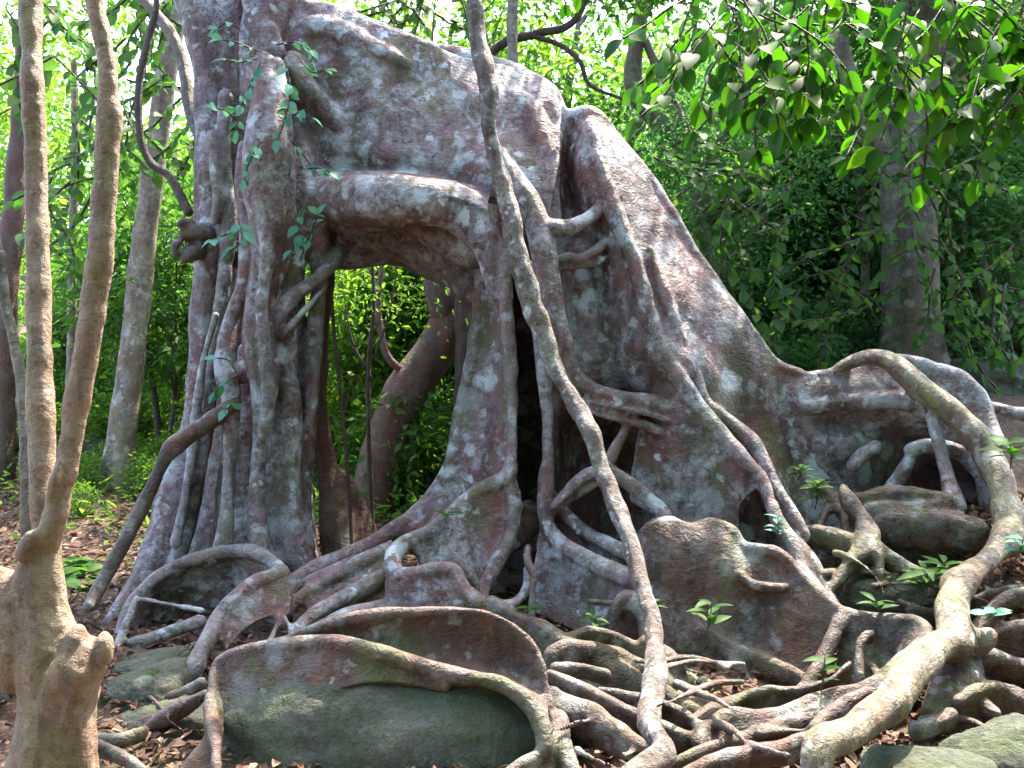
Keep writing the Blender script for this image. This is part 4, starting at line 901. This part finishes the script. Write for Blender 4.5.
# understorey
rs = random.Random(3)
for n in range(42):
    u = rs.uniform(-60, 700); y = rs.uniform(12.5, 24)
    place('sap_b' if rs.random() < 0.6 else 'sap_m', u, y, rs.uniform(0.7, 1.35), 'slender leafy sapling in the bright undergrowth behind the fig', 'saplings in the bright undergrowth')
for n in range(24):
    u = rs.uniform(700, 1100); y = rs.uniform(12.5, 20)
    place('sap_d' if rs.random() < 0.8 else 'sap_m', u, y, rs.uniform(0.8, 1.4), 'dense dark sapling in the shaded forest to the right', 'saplings in the shaded forest')
for n in range(80):
    u = rs.uniform(-40, 560); y = rs.uniform(11.2, 20)
    if u < 150 and y < 15: continue
    place('shr_b' if rs.random() < 0.7 else 'shr_m', u, y, rs.uniform(0.6, 1.3), 'low leafy shrub on the forest floor behind the fig', 'low shrubs behind the fig')
for u, y, sc in ((62, 12.2, 0.5), (88, 11.6, 0.45), (125, 12.6, 0.6), (150, 11.4, 0.5), (172, 12.2, 0.6), (40, 13.5, 0.7), (105, 14.2, 0.8), (165, 10.6, 0.4), (78, 10.4, 0.35), (140, 15, 0.9)):
    place('shr_b', u, y, sc, 'low leafy shrub on the forest floor behind the fig', 'low shrubs behind the fig')
for n in range(40):
    u = rs.uniform(740, 1100); y = rs.uniform(11.5, 18)
    place('shr_d', u, y, rs.uniform(0.7, 1.3), 'low dark shrub on the slope right of the fig', 'low shrubs on the right slope')

# far wood: one mass nobody could count
n = 60000
uu = rng.uniform(-300, 1350, n); yy = rng.uniform(36, 52, n); xx = (uu - 512) / F * yy
zz = ground_z(xx, yy) + rng.random(n) ** 0.8 * (5 + 2.5 * np.sin(xx * 0.35) + 2 * np.sin(xx * 0.11 + 1) + 6 * sstep(2, 14, xx))
keep = np.array([mn.noise(Vector((a * 0.35, b * 0.35, c * 0.35))) > -0.12 for a, b, c in zip(xx, yy, zz)])
C0 = np.stack([xx, yy, zz], 1)[keep]; n = len(C0)
A = rand_dirs(n); A[:, 2] -= 0.4
Vf, Qf = leaf_geo(C0, A, unit(np.array([0, -0.3, 0.8]) + rng.normal(size=(n, 3)) * 0.6), 0.36 * (0.6 + 0.8 * rng.random(n)), wr=0.6)
tag(mesh_np('far_wood', Vf, Qf, M['leaf_bright'], smooth=False), 'sunlit mass of distant foliage closing the view', 'forest', kind='stuff')

# unseen foliage added round the viewer, behind and right, to block low sky light
n = 18000
ang = rng.uniform(-0.35, 1.25, n) * math.pi; rad_ = rng.uniform(8.5, 12, n)
xx = rad_ * np.sin(ang + 0.0); yy = 1.0 - rad_ * np.cos(ang)
top_ = np.where(xx > 2, 8.5, np.where(xx > -3, 7.0, 5.0))
zz = -0.6 + rng.random(n) * top_
keep = ~((yy > 0) & (np.abs(xx / np.maximum(yy, 0.1)) < 0.95)) & ~((xx < -3) & (yy > 3))
C0 = np.stack([xx, yy, zz], 1)[keep]; n = len(C0)
A = rand_dirs(n)
Vf, Qf = leaf_geo(C0, A, rand_dirs(n), 0.5 * (0.6 + 0.6 * rng.random(n)), wr=0.6)
tag(mesh_np('sky_block_wood', Vf, Qf, M['leaf_dark'], smooth=False), 'unseen foliage mass added around the viewpoint to block low sky light', 'forest', kind='stuff')

n = 5200  # unseen leaves overhead, added so the fig is lit mainly from above
C0 = np.stack([rng.uniform(-13, 9, n), rng.uniform(-11, 4.6, n), rng.uniform(5.6, 8.0, n)], 1)
C0[:, 2] += np.clip(C0[:, 1] - 2.5, 0, 3) * 0.6
C0 = C0[~((C0[:, 0] < -1.5) & (C0[:, 1] > -1.5))]; n = len(C0)
A = rand_dirs(n); A[:, 2] *= 0.3
Vf, Qf = leaf_geo(C0, A, unit(np.array([0, 0, 1.0]) + rng.normal(size=(n, 3)) * 0.4), 0.7 * (0.6 + 0.6 * rng.random(n)), wr=0.6)
tag(mesh_np('added_canopy', Vf, Qf, M['leaf_dark'], smooth=False), 'unseen leaf layer added above the viewpoint to block front sky light', 'added_canopy', kind='stuff')

# individually readable trunks
def big_trunk(name, pts, mat, label, crown=None, branches=(), seg=16, group=None, lm='leaf_mid', cat='tree'):
    base = P(*pts[-1][:3])
    root = empty(name, base, label, cat, group)
    wood('trunk', M[mat], root, [tube(px_path(pts), seg=seg, wob=0.18)])
    for b in branches: wood('branch', M[mat], root, [tube(px_path(b), seg=8, wob=0.15)])
    if crown:
        (c, rad, nc, per, lf) = crown
        crown_mesh('crown', M[lm], root, P(*c), np.array(rad, float), nc, per, lf)
    return root
big_trunk('leaning_tree', [(520, 150, 11.6, 14), (495, 230, 11.5, 18), (462, 298, 11.4, 20), (438, 345, 11.3, 20), (406, 392, 11.2, 20), (384, 440, 11.1, 20), (372, 500, 11.0, 22), (364, 580, 11, 30)], 'redtrunk',
          'reddish leaning trunk seen through the fig arch', branches=[[(432, 262, 11.2, 11), (437, 290, 11.2, 13), (447, 322, 11.3, 15)], [(400, 370, 11.1, 4), (385, 350, 11, 4), (378, 300, 11, 3), (385, 250, 11, 2)]])
big_trunk('pale_trunk_tree', [(190, -160, 11.8, 12), (175, 0, 11.8, 11), (160, 120, 11.8, 10), (150, 200, 11.8, 11), (140, 280, 11.8, 12), (132, 360, 11.8, 12), (122, 430, 11.8, 14), (114, 490, 11.8, 18), (108, 540, 11.8, 26)], 'pale',
          'pale slender trunk standing right of the twin-stemmed tree', ((190, -200, 11.8), (2.2, 2, 1.8), 80, 50, 0.15), lm='leaf_bright')
big_trunk('red_trunk_tree', [(30, -120, 12, 8), (26, 30, 12, 8), (20, 130, 12, 9), (15, 200, 12, 10), (8, 280, 12, 11), (2, 400, 12, 12), (0, 520, 12, 14)], 'redtrunk', 'slim reddish trunk at the far left edge of the forest', ((30, -180, 12), (1.6, 1.5, 1.4), 50, 45, 0.14), lm='leaf_bright')
big_trunk('thick_trunk_tree', [(930, -120, 12, 18), (925, 40, 12, 22), (912, 130, 12, 26), (908, 200, 12, 26), (910, 280, 12, 27), (912, 340, 12, 30), (915, 400, 12, 38)], 'greytrunk', 'thick grey-brown trunk on the slope at the right',
          ((930, -120, 12), (3.0, 2.4, 1.9), 130, 60, 0.14), branches=[[(905, 175, 12, 16), (888, 150, 12, 13), (868, 118, 12, 11), (850, 80, 12, 9), (835, 20, 12, 7)], [(915, 150, 12, 9), (900, 110, 12.1, 8), (905, 60, 12.2, 7), (890, 0, 12, 6)], [(932, 160, 11.8, 7), (950, 148, 11.7, 4), (925, 130, 11.6, 3)], [(935, 90, 12, 9), (965, 50, 12, 7), (990, 22, 12, 6), (1030, 5, 12, 5)]], lm='leaf_dark')
big_trunk('slim_trunk_tree', [(835, -60, 13, 4), (850, 100, 13, 4), (862, 220, 13, 4), (866, 300, 13, 5), (868, 380, 13, 6)], 'greytrunk', 'thin upright trunk just left of the thick trunk on the right slope', ((845, -60, 13), (1.4, 1.3, 1.2), 40, 45, 0.13), lm='leaf_dark')
big_trunk('straight_trunk_tree', [(514, -200, 10.5, 5), (513, -60, 10.5, 5), (512, 20, 10.5, 5.5), (512, 90, 10.5, 6), (510, 250, 10.5, 7), (508, 560, 10.5, 9)], 'pale', 'straight pale pole of a tree rising behind the top of the fig', ((514, -260, 10.5), (1.6, 1.5, 1.3), 50, 45, 0.14))
big_trunk('crooked_tree', [(655, -90, 13, 8), (640, 20, 13, 8), (632, 80, 13, 9), (648, 112, 13, 10), (668, 132, 13, 11), (690, 150, 13, 12), (705, 220, 13, 13), (715, 380, 13, 15)], 'greytrunk', 'crooked grey tree beyond the sloping ridge of the fig', ((650, -90, 13), (1.6, 1.5, 1.2), 46, 45, 0.13), branches=[[(690, 150, 13, 8), (672, 100, 13, 6), (655, 62, 13, 5), (640, 30, 13, 4)], [(700, 180, 13, 6), (730, 120, 13, 5), (745, 60, 13, 4)]])
big_trunk('forked_tree', [(980, 240, 12.5, 4), (985, 290, 12.5, 6), (996, 340, 12.5, 8), (1004, 375, 12.5, 10), (1006, 420, 12.5, 12)], 'greytrunk', 'small dark forked tree at the right edge above the mossy bank', ((985, 210, 12.5), (0.9, 0.9, 0.7), 34, 40, 0.12), branches=[[(996, 345, 12.5, 5), (1015, 315, 12.5, 3), (1030, 290, 12.5, 2)], [(1000, 360, 12.5, 4), (975, 340, 12.4, 3), (955, 305, 12.4, 2), (945, 270, 12.4, 2)]], lm='leaf_dark')
big_trunk('dark_branch_tree', [(600, -40, 11, 3), (575, 20, 11, 3.5), (540, 33, 11, 4), (505, 42, 11, 4.5), (480, 70, 11, 5), (470, 120, 11, 7), (465, 250, 11, 8), (462, 560, 11, 10)], 'twig', 'dark bent tree with its branch crossing behind the liana', ((600, -60, 11), (1.2, 1.1, 0.8), 40, 45, 0.12), branches=[[(532, 36, 11, 2.5), (560, 45, 10.9, 2.5), (580, 62, 10.8, 2.5), (590, 85, 10.8, 2.2), (625, 100, 10.8, 1.5)]])
big_trunk('slim_trunk_tree', [(74, 60, 13.5, 3), (75, 160, 13.5, 4), (72, 260, 13.5, 4), (72, 340, 13.5, 5), (68, 470, 13.5, 6)], 'pale', 'very thin pale trunk between the two tan stems', ((76, 0, 13.5), (0.9, 0.9, 0.9), 30, 40, 0.13), lm='leaf_bright')
big_trunk('bare_sapling', [(0, 250, 7, 5), (5, 300, 7, 5), (14, 340, 7, 5), (22, 390, 7, 5.5), (26, 450, 7, 6), (28, 560, 7, 6)], 'greytrunk', 'bare grey sapling stem bending in at the left edge', branches=[[(-20, 200, 7, 4), (-5, 235, 7, 4), (3, 270, 7, 4)]], cat='sapling')
for q, (a, lab) in enumerate((((372, 260, 10), 'thin stem with fine branches inside the fig arch'),)):
    u0, v0, d0 = a
    r_ = big_trunk('thin_sapling', [(u0 - 6, v0 - 60, d0, 1.6), (u0 + 2, v0 + 40, d0, 2), (u0 - 4, v0 + 120, d0, 2.4), (u0 + 1, v0 + 300, d0, 3)], 'twig', lab, ((u0, v0 + 20, d0), (0.6, 0.5, 0.7), 30, 14, 0.07), lm='leaf_bright', cat='sapling', seg=8,
              branches=[[(u0 + 1, v0 + 100, d0, 1.4), (u0 + 18, v0 + 50, d0, 1), (u0 + 28, v0 - 10, d0, .7)], [(u0 + 1, v0 + 120, d0, 1.4), (u0 - 20, v0 + 80, d0, 1), (u0 - 30, v0 + 20, d0, .7)]])

# ------------------------------------------------------------------ overhanging sprays with big leaves
def spray(name, stems, leaf, mat, label, per=0.055, wr=0.6, hang=0.22, cat='branch', seed=0, extra=0, tw=1.2):
    """stems: lists of (u,v,d) pixel paths; leaves alternate along each twig"""
    rg = np.random.default_rng(seed)
    root = empty(name, P(*stems[0][0]), label, cat)
    tubes = []; C, A, NN, SZ = [], [], [], []
    for st in stems:
        path = px_path([(u, v, d, tw) for u, v, d in st])
        tubes.append(tube(path, seg=6, wob=0))
        c = resample(catmull(path, 8), max(3, int(np.linalg.norm(np.diff(path[:, :3], axis=0), axis=1).sum() / per)))
        T = unit(np.gradient(c[:, :3], axis=0))
        for k in range(1, len(c)):
            for rep in range(1 + (rg.random() < extra)):
                sd = unit(np.cross(T[k], np.array([0.1, 0, 1.0]))) * (1 if (k + rep) % 2 else -1)
                a = T[k] * 0.55 + sd * 0.9 + rg.normal(size=3) * 0.3; a[2] -= hang
                C.append(c[k, :3]); A.append(a); NN.append(np.array([0, -0.55, 0.7]) + rg.normal(size=3) * 0.5); SZ.append(leaf * rg.uniform(0.5, 1.25))
        C.append(c[-1, :3]); A.append(T[-1] + np.array([0, 0, -hang])); NN.append(np.array([0, -.5, .8])); SZ.append(leaf)
    for t_ in tubes: wood('twig', M['twig'], root, [t_])
    C, A, NN, SZ = map(np.array, (C, A, NN, SZ))
    V, Q = leaf_geo(C, A, NN, SZ, wr=wr, detail=1)
    mesh_np('leaves', V, Q, M[mat], root)
    return root
def stems_in(u0, u1, v0, v1, d, n, ln, seed, ang=(1.6, 2.8)):
    r = random.Random(seed); out = []
    for _ in range(n):
        u = r.uniform(u0, u1); v = r.uniform(v0, v1); a = r.uniform(*ang); dd = d + r.uniform(-0.5, 0.5); st = []
        for k in range(4):
            st.append((u, v, dd)); u += math.cos(a) * ln / 3; v += math.sin(a) * ln / 3; a += r.uniform(-0.35, 0.35); dd -= r.uniform(0, 0.06)
        out.append(st)
    return out
spray('overhanging_branch', [[(850, -60, 4.4), (845, 10, 4.3), (825, 40, 4.2), (790, 80, 4.1), (760, 110, 4.05)], [(780, -60, 4.2), (775, 20, 4.1), (790, 60, 4.1)], [(800, -40, 4.4), (790, 20, 4.4), (760, 60, 4.3), (730, 100, 4.2)]] + stems_in(700, 850, -40, 55, 4.2, 34, 100, 4, (0.5, 2.5)),
      0.1, 'leaf_near', 'fresh green big-leaved branch hanging in at the top, left half of the upper right foliage', seed=2, extra=0.5)
spray('overhanging_branch', [[(960, -60, 4.3), (955, 20, 4.2), (965, 70, 4.1), (980, 105, 4.0)], [(1040, 10, 4.3), (1010, 60, 4.2), (980, 90, 4.1), (950, 130, 4.0)], [(1060, 60, 4.2), (1020, 90, 4.1), (990, 130, 4.0), (975, 180, 4.0)]] + stems_in(880, 1050, -30, 90, 4.2, 38, 100, 9, (0.5, 2.6)),
      0.105, 'leaf_near', 'fresh green big-leaved branch hanging in at the top right corner', seed=5, extra=0.5)
spray('overhanging_branch', [[(740, -60, 4.8), (735, 10, 4.7), (720, 40, 4.6), (690, 60, 4.5)], [(735, 10, 4.7), (740, 60, 4.6), (735, 110, 4.6)]] + stems_in(690, 760, -20, 40, 4.7, 4, 90, 14),
      0.12, 'leaf_near', 'smaller dark twig of big leaves left of the upper right foliage', seed=6)
spray('overhanging_branch', [[(560, -30, 3.6), (562, -8, 3.6), (566, 4, 3.6)], [(575, -30, 3.6), (580, -12, 3.6), (578, -2, 3.6)]], 0.05, 'leaf_near', 'few bright leaf tips poking down at the top centre', seed=9, per=0.04)
spray('leafy_branch', stems_in(120, 215, -20, 150, 9.8, 20, 70, 21, (0.6, 2.6)), 0.15, 'leaf_mid', 'dark leafy branches behind the curved vine at the upper left', seed=12, per=0.07, extra=0.7)
spray('leafy_branch', stems_in(40, 130, 60, 200, 9.0, 14, 70, 22, (0.2, 2.9)), 0.14, 'leaf_mid', 'dark leafy branches seen between the two tan stems', seed=13, per=0.07, extra=0.7)
spray('leafy_branch', stems_in(-20, 60, -20, 60, 7.0, 8, 70, 23, (0.2, 2.9)), 0.13, 'leaf_mid', 'leafy branches in the upper left corner', seed=14, per=0.06, extra=0.7)
spray('leafy_branch', stems_in(330, 470, -30, 15, 10.5, 12, 55, 24, (0.2, 2.9)), 0.14, 'leaf_mid', 'leafy branches above the crest of the arching root', seed=15, per=0.07, extra=0.7)

spray('leafy_branch', stems_in(850, 990, 60, 190, 10.8, 22, 60, 31, (0.2, 2.9)), 0.15, 'leaf_mid', 'leafy twigs crossing the fork of the thick trunk on the right', seed=25, per=0.08, extra=0.7)
spray('leafy_branch', stems_in(640, 800, 120, 300, 10.8, 34, 70, 33, (0.2, 2.9)), 0.16, 'leaf_mid', 'layered leafy branches just right of the sloping ridge of the fig', seed=26, per=0.08, extra=0.8)
spray('leafy_branch', stems_in(780, 1030, 200, 330, 11.0, 34, 70, 34, (0.2, 2.9)), 0.15, 'leaf_mid', 'scattered leafy branches low in the shaded forest at the right', seed=27, per=0.09, extra=0.6)

# ------------------------------------------------------------------ climber on the trunk
cl = [[(262, 52, 7.78), (250, 48, 7.7), (235, 42, 7.65), (222, 40, 7.6)], [(275, 45, 7.8), (295, 42, 7.75), (310, 50, 7.7)], [(258, 58, 7.78), (240, 62, 7.7), (226, 60, 7.65)],
      [(262, 60, 7.75), (250, 85, 7.7), (240, 110, 7.68), (236, 130, 7.65)], [(285, 60, 7.8), (290, 90, 7.78), (286, 115, 7.75), (278, 140, 7.7)], [(240, 125, 7.7), (228, 112, 7.65), (216, 108, 7.6)],
      [(286, 110, 7.75), (298, 112, 7.8), (312, 118, 7.85)], [(240, 225, 7.7), (225, 235, 7.65), (212, 240, 7.65)], [(238, 218, 7.7), (242, 240, 7.6), (228, 252, 7.6)], [(310, 200, 7.9), (300, 215, 7.9), (298, 235, 7.85)],
      [(300, 170, 8.0), (318, 168, 7.9), (330, 172, 7.85)], [(318, 225, 7.9), (305, 240, 7.88), (292, 250, 7.86)], [(240, 375, 7.6), (225, 382, 7.6), (215, 392, 7.6)], [(236, 372, 7.6), (228, 360, 7.6), (216, 358, 7.6)]]
cl += [[(300, 60, 7.9), (312, 72, 7.85), (325, 70, 7.8)], [(262, 140, 7.75), (250, 160, 7.7), (244, 180, 7.7)], [(300, 260, 7.9), (308, 240, 7.88), (318, 215, 7.85)], [(236, 400, 7.7), (226, 410, 7.6)], [(240, 30, 8.1), (228, 22, 8.0), (218, 28, 8.0)], [(290, 140, 7.8), (300, 150, 7.9), (310, 165, 7.95)]]
cl = [[(u, v, d - 0.22) for u, v, d in st] for st in cl]
spray('climbing_plant', cl, 0.105, 'leaf_teal', 'small blue-green leaved creeper climbing the fig trunk', seed=20, per=0.055, hang=0.1, cat='creeper', tw=0.9, extra=0.5)

# ------------------------------------------------------------------ seedlings
def seedling(u, v, d, h, nleaf, leaf, mat, label, seed, wr=0.4, name='seedling', spread=0.6, group=None):
    rg = np.random.default_rng(seed); base = P(u, v, d)
    root = empty(name, base, label, 'seedling', group)
    top = base + np.array([rg.uniform(-.05, .05), -0.03, h])
    wood('stem', M['twig'], root, [tube(np.array([[*base, 0.005], [*((base + top) / 2 + np.array([.012, 0, 0])), 0.004], [*top, 0.003]]), seg=6, wob=0)])
    C, A, NN, SZ = [], [], [], []
    for k in range(nleaf):
        t = 0.35 + 0.65 * (k + 0.5) / nleaf; a = k * 2.4 + rg.uniform(-.3, .3)
        C.append(base + (top - base) * t); A.append(np.array([math.cos(a), math.sin(a) * 0.8, spread * rg.uniform(0.2, 1.0)])); NN.append(np.array([0, -0.3, 1.0]) + rg.normal(size=3) * 0.2); SZ.append(leaf * rg.uniform(.7, 1.15))
    V, Q = leaf_geo(*map(np.array, (C, A, NN, SZ)), wr=wr, droop=0.35, detail=1)
    mesh_np('leaves', V, Q, M[mat], root)
    return root
seedling(925, 600, 6.7, 0.22, 16, 0.22, 'leaf_near', 'leafy bright green seedling with long narrow leaves among the right roots', 1, 0.25)
seedling(945, 585, 6.75, 0.16, 12, 0.2, 'leaf_near', 'second narrow-leaved seedling just right of the tallest one by the pale root', 2, 0.25)
seedling(880, 615, 6.4, 0.1, 7, 0.15, 'leaf_near', 'small narrow-leaved seedling lower left of the bright pair', 3, 0.25)
seedling(704, 640, 6.45, 0.26, 8, 0.16, 'leaf_mid', 'dark seedling with drooping leaves in front of the wavy plate', 4, 0.35)
seedling(818, 700, 5.7, 0.26, 5, 0.13, 'leaf_near', 'slender seedling with few leaves below the wavy plate', 5, 0.3)
seedling(815, 510, 7.5, 0.22, 18, 0.13, 'leaf_mid', 'bushy seedling growing against the long right wall', 6, 0.4)
seedling(798, 480, 7.6, 0.1, 12, 0.12, 'leaf_mid', 'seedling perched higher on the long right wall', 16, 0.4)
seedling(775, 545, 7.0, 0.2, 10, 0.1, 'leaf_teal', 'blue-green seedling at the foot of the ridged buttress', 7, 0.45)
seedling(1010, 470, 6.9, 0.2, 9, 0.2, 'leaf_near', 'bright seedling at the right edge beside the draped root', 8, 0.4)
seedling(1015, 560, 6.3, 0.14, 7, 0.14, 'leaf_teal', 'blue-green seedling at the right edge below the draped root', 9, 0.5)
seedling(985, 620, 5.9, 0.06, 8, 0.13, 'leaf_teal', 'low seedling in the shade right of the pale root', 10, 0.5)
seedling(598, 632, 6.7, 0.12, 8, 0.11, 'leaf_mid', 'little seedling above the flat pale rock', 11, 0.4)
seedling(655, 612, 6.35, 0.08, 5, 0.1, 'leaf_mid', 'tiny seedling beside the liana', 12, 0.45)
seedling(443, 520, 7.25, 0.05, 6, 0.11, 'leaf_near', 'tiny sprout on the crest left of the pillar foot', 13, 0.3)
seedling(525, 614, 6.6, 0.05, 5, 0.1, 'leaf_near', 'tiny sprout in front of the dark hollow', 14, 0.3)
seedling(150, 678, 6.2, 0.04, 6, 0.08, 'leaf_near', 'tiny bright sprout on the grey boulder at left', 15, 0.3)
for k, (u, v, d) in enumerate(((66, 590, 8.6), (80, 600, 8.4), (92, 585, 8.8), (74, 575, 9.0))):
    seedling(u, v, d, 0.14, 9, 0.2, 'leaf_near', 'broad-leaved green plant on the litter behind the stump', 30 + k, 0.6, group='broad-leaved plants behind the stump')

# ------------------------------------------------------------------ leaf litter and ground cover (stuff)
def scatter(n, x0, x1, y0, y1):
    x = rng.uniform(x0, x1, n); y = rng.uniform(y0, y1, n)
    return np.stack([x, y, ground_z(x, y) + 0.035 + 0.03 * rng.random(n)], 1)
C0 = np.vstack([scatter(9000, -3.5, 4, 4.4, 8), scatter(9000, -7, -0.5, 8, 14), scatter(3000, 3, 6, 6, 9)]); n = len(C0)
A = rand_dirs(n); A[:, 2] *= 0.25
V, Q = leaf_geo(C0, A, unit(np.array([0, 0, 1.0]) + rng.normal(size=(n, 3)) * 0.35), 0.075 * (0.5 + rng.random(n)), wr=0.5)
tag(mesh_np('leaf_litter', V, Q, M['litter'], smooth=False), 'dry brown fallen leaves between the roots', 'leaf litter', kind='stuff')
C0 = np.vstack([scatter(30000, -9, 2, 10.5, 24), scatter(900, -7, -3.2, 9.5, 11)]); n = len(C0)
keep = np.array([mn.noise(Vector((a * 0.9, b * 0.9, 0))) > -0.1 for a, b, _ in C0]); C0 = C0[keep]; n = len(C0)
C0[:, 2] += rng.random(n) ** 2 * 0.28
A = rand_dirs(n); A[:, 2] = np.abs(A[:, 2]) * 0.5
kk = ~((C0[:, 0] < -3.0) & (C0[:, 1] < 14) & (rng.random(n) < 0.75)); C0 = C0[kk]; A = A[kk]; n = len(C0)
V, Q = leaf_geo(C0, A, unit(np.array([0, 0, 1.0]) + rng.normal(size=(n, 3)) * 0.5), 0.12 * (0.6 + 0.7 * rng.random(n)), wr=0.4)
tag(mesh_np('ground_cover', V, Q, M['leaf_bright'], smooth=False), 'low bright green ground cover plants', 'ground cover', kind='stuff')

# ------------------------------------------------------------------ light, sky, camera
EL, AZ = math.radians(62), math.radians(32)      # sun to the right and behind the fig
W = bpy.data.worlds.new('World'); S.world = W; W.use_nodes = True
nt = W.node_tree; bg = nt.nodes['Background']
sky = nt.nodes.new('ShaderNodeTexSky'); sky.sky_type = 'NISHITA'; sky.sun_disc = False
sky.sun_elevation = EL; sky.sun_rotation = AZ; sky.air_density = 1.0; sky.dust_density = 3.0; sky.ozone_density = 1.0
nt.links.new(sky.outputs[0], bg.inputs[0]); bg.inputs[1].default_value = 0.15
sd = bpy.data.lights.new('sun', 'SUN'); sd.energy = 2.3; sd.angle = math.radians(0.5); sd.color = (1, 0.93, 0.82)
so = bpy.data.objects.new('sun', sd); COL.objects.link(so)
dv = Vector((math.sin(AZ) * math.cos(EL), math.cos(AZ) * math.cos(EL), math.sin(EL)))
so.rotation_euler = dv.to_track_quat('Z', 'Y').to_euler()
so.location = dv * 30

cam = bpy.data.cameras.new('camera'); co = bpy.data.objects.new('camera', cam); COL.objects.link(co)
cam.sensor_width = 36; cam.lens = 36 * F / 1024; cam.clip_end = 2000; cam.clip_start = 0.1
co.location = (0, 0, CZ); co.rotation_euler = (math.radians(90), 0, 0)
S.camera = co
S.cycles.max_bounces = 6; S.cycles.diffuse_bounces = 3; S.cycles.glossy_bounces = 1; S.cycles.transmission_bounces = 3; S.cycles.transparent_max_bounces = 4
S.cycles.caustics_reflective = False; S.cycles.caustics_refractive = False
S.view_settings.view_transform = 'Standard'; S.view_settings.look = 'None'
S.view_settings.exposure = 3.2; S.view_settings.gamma = 1.0
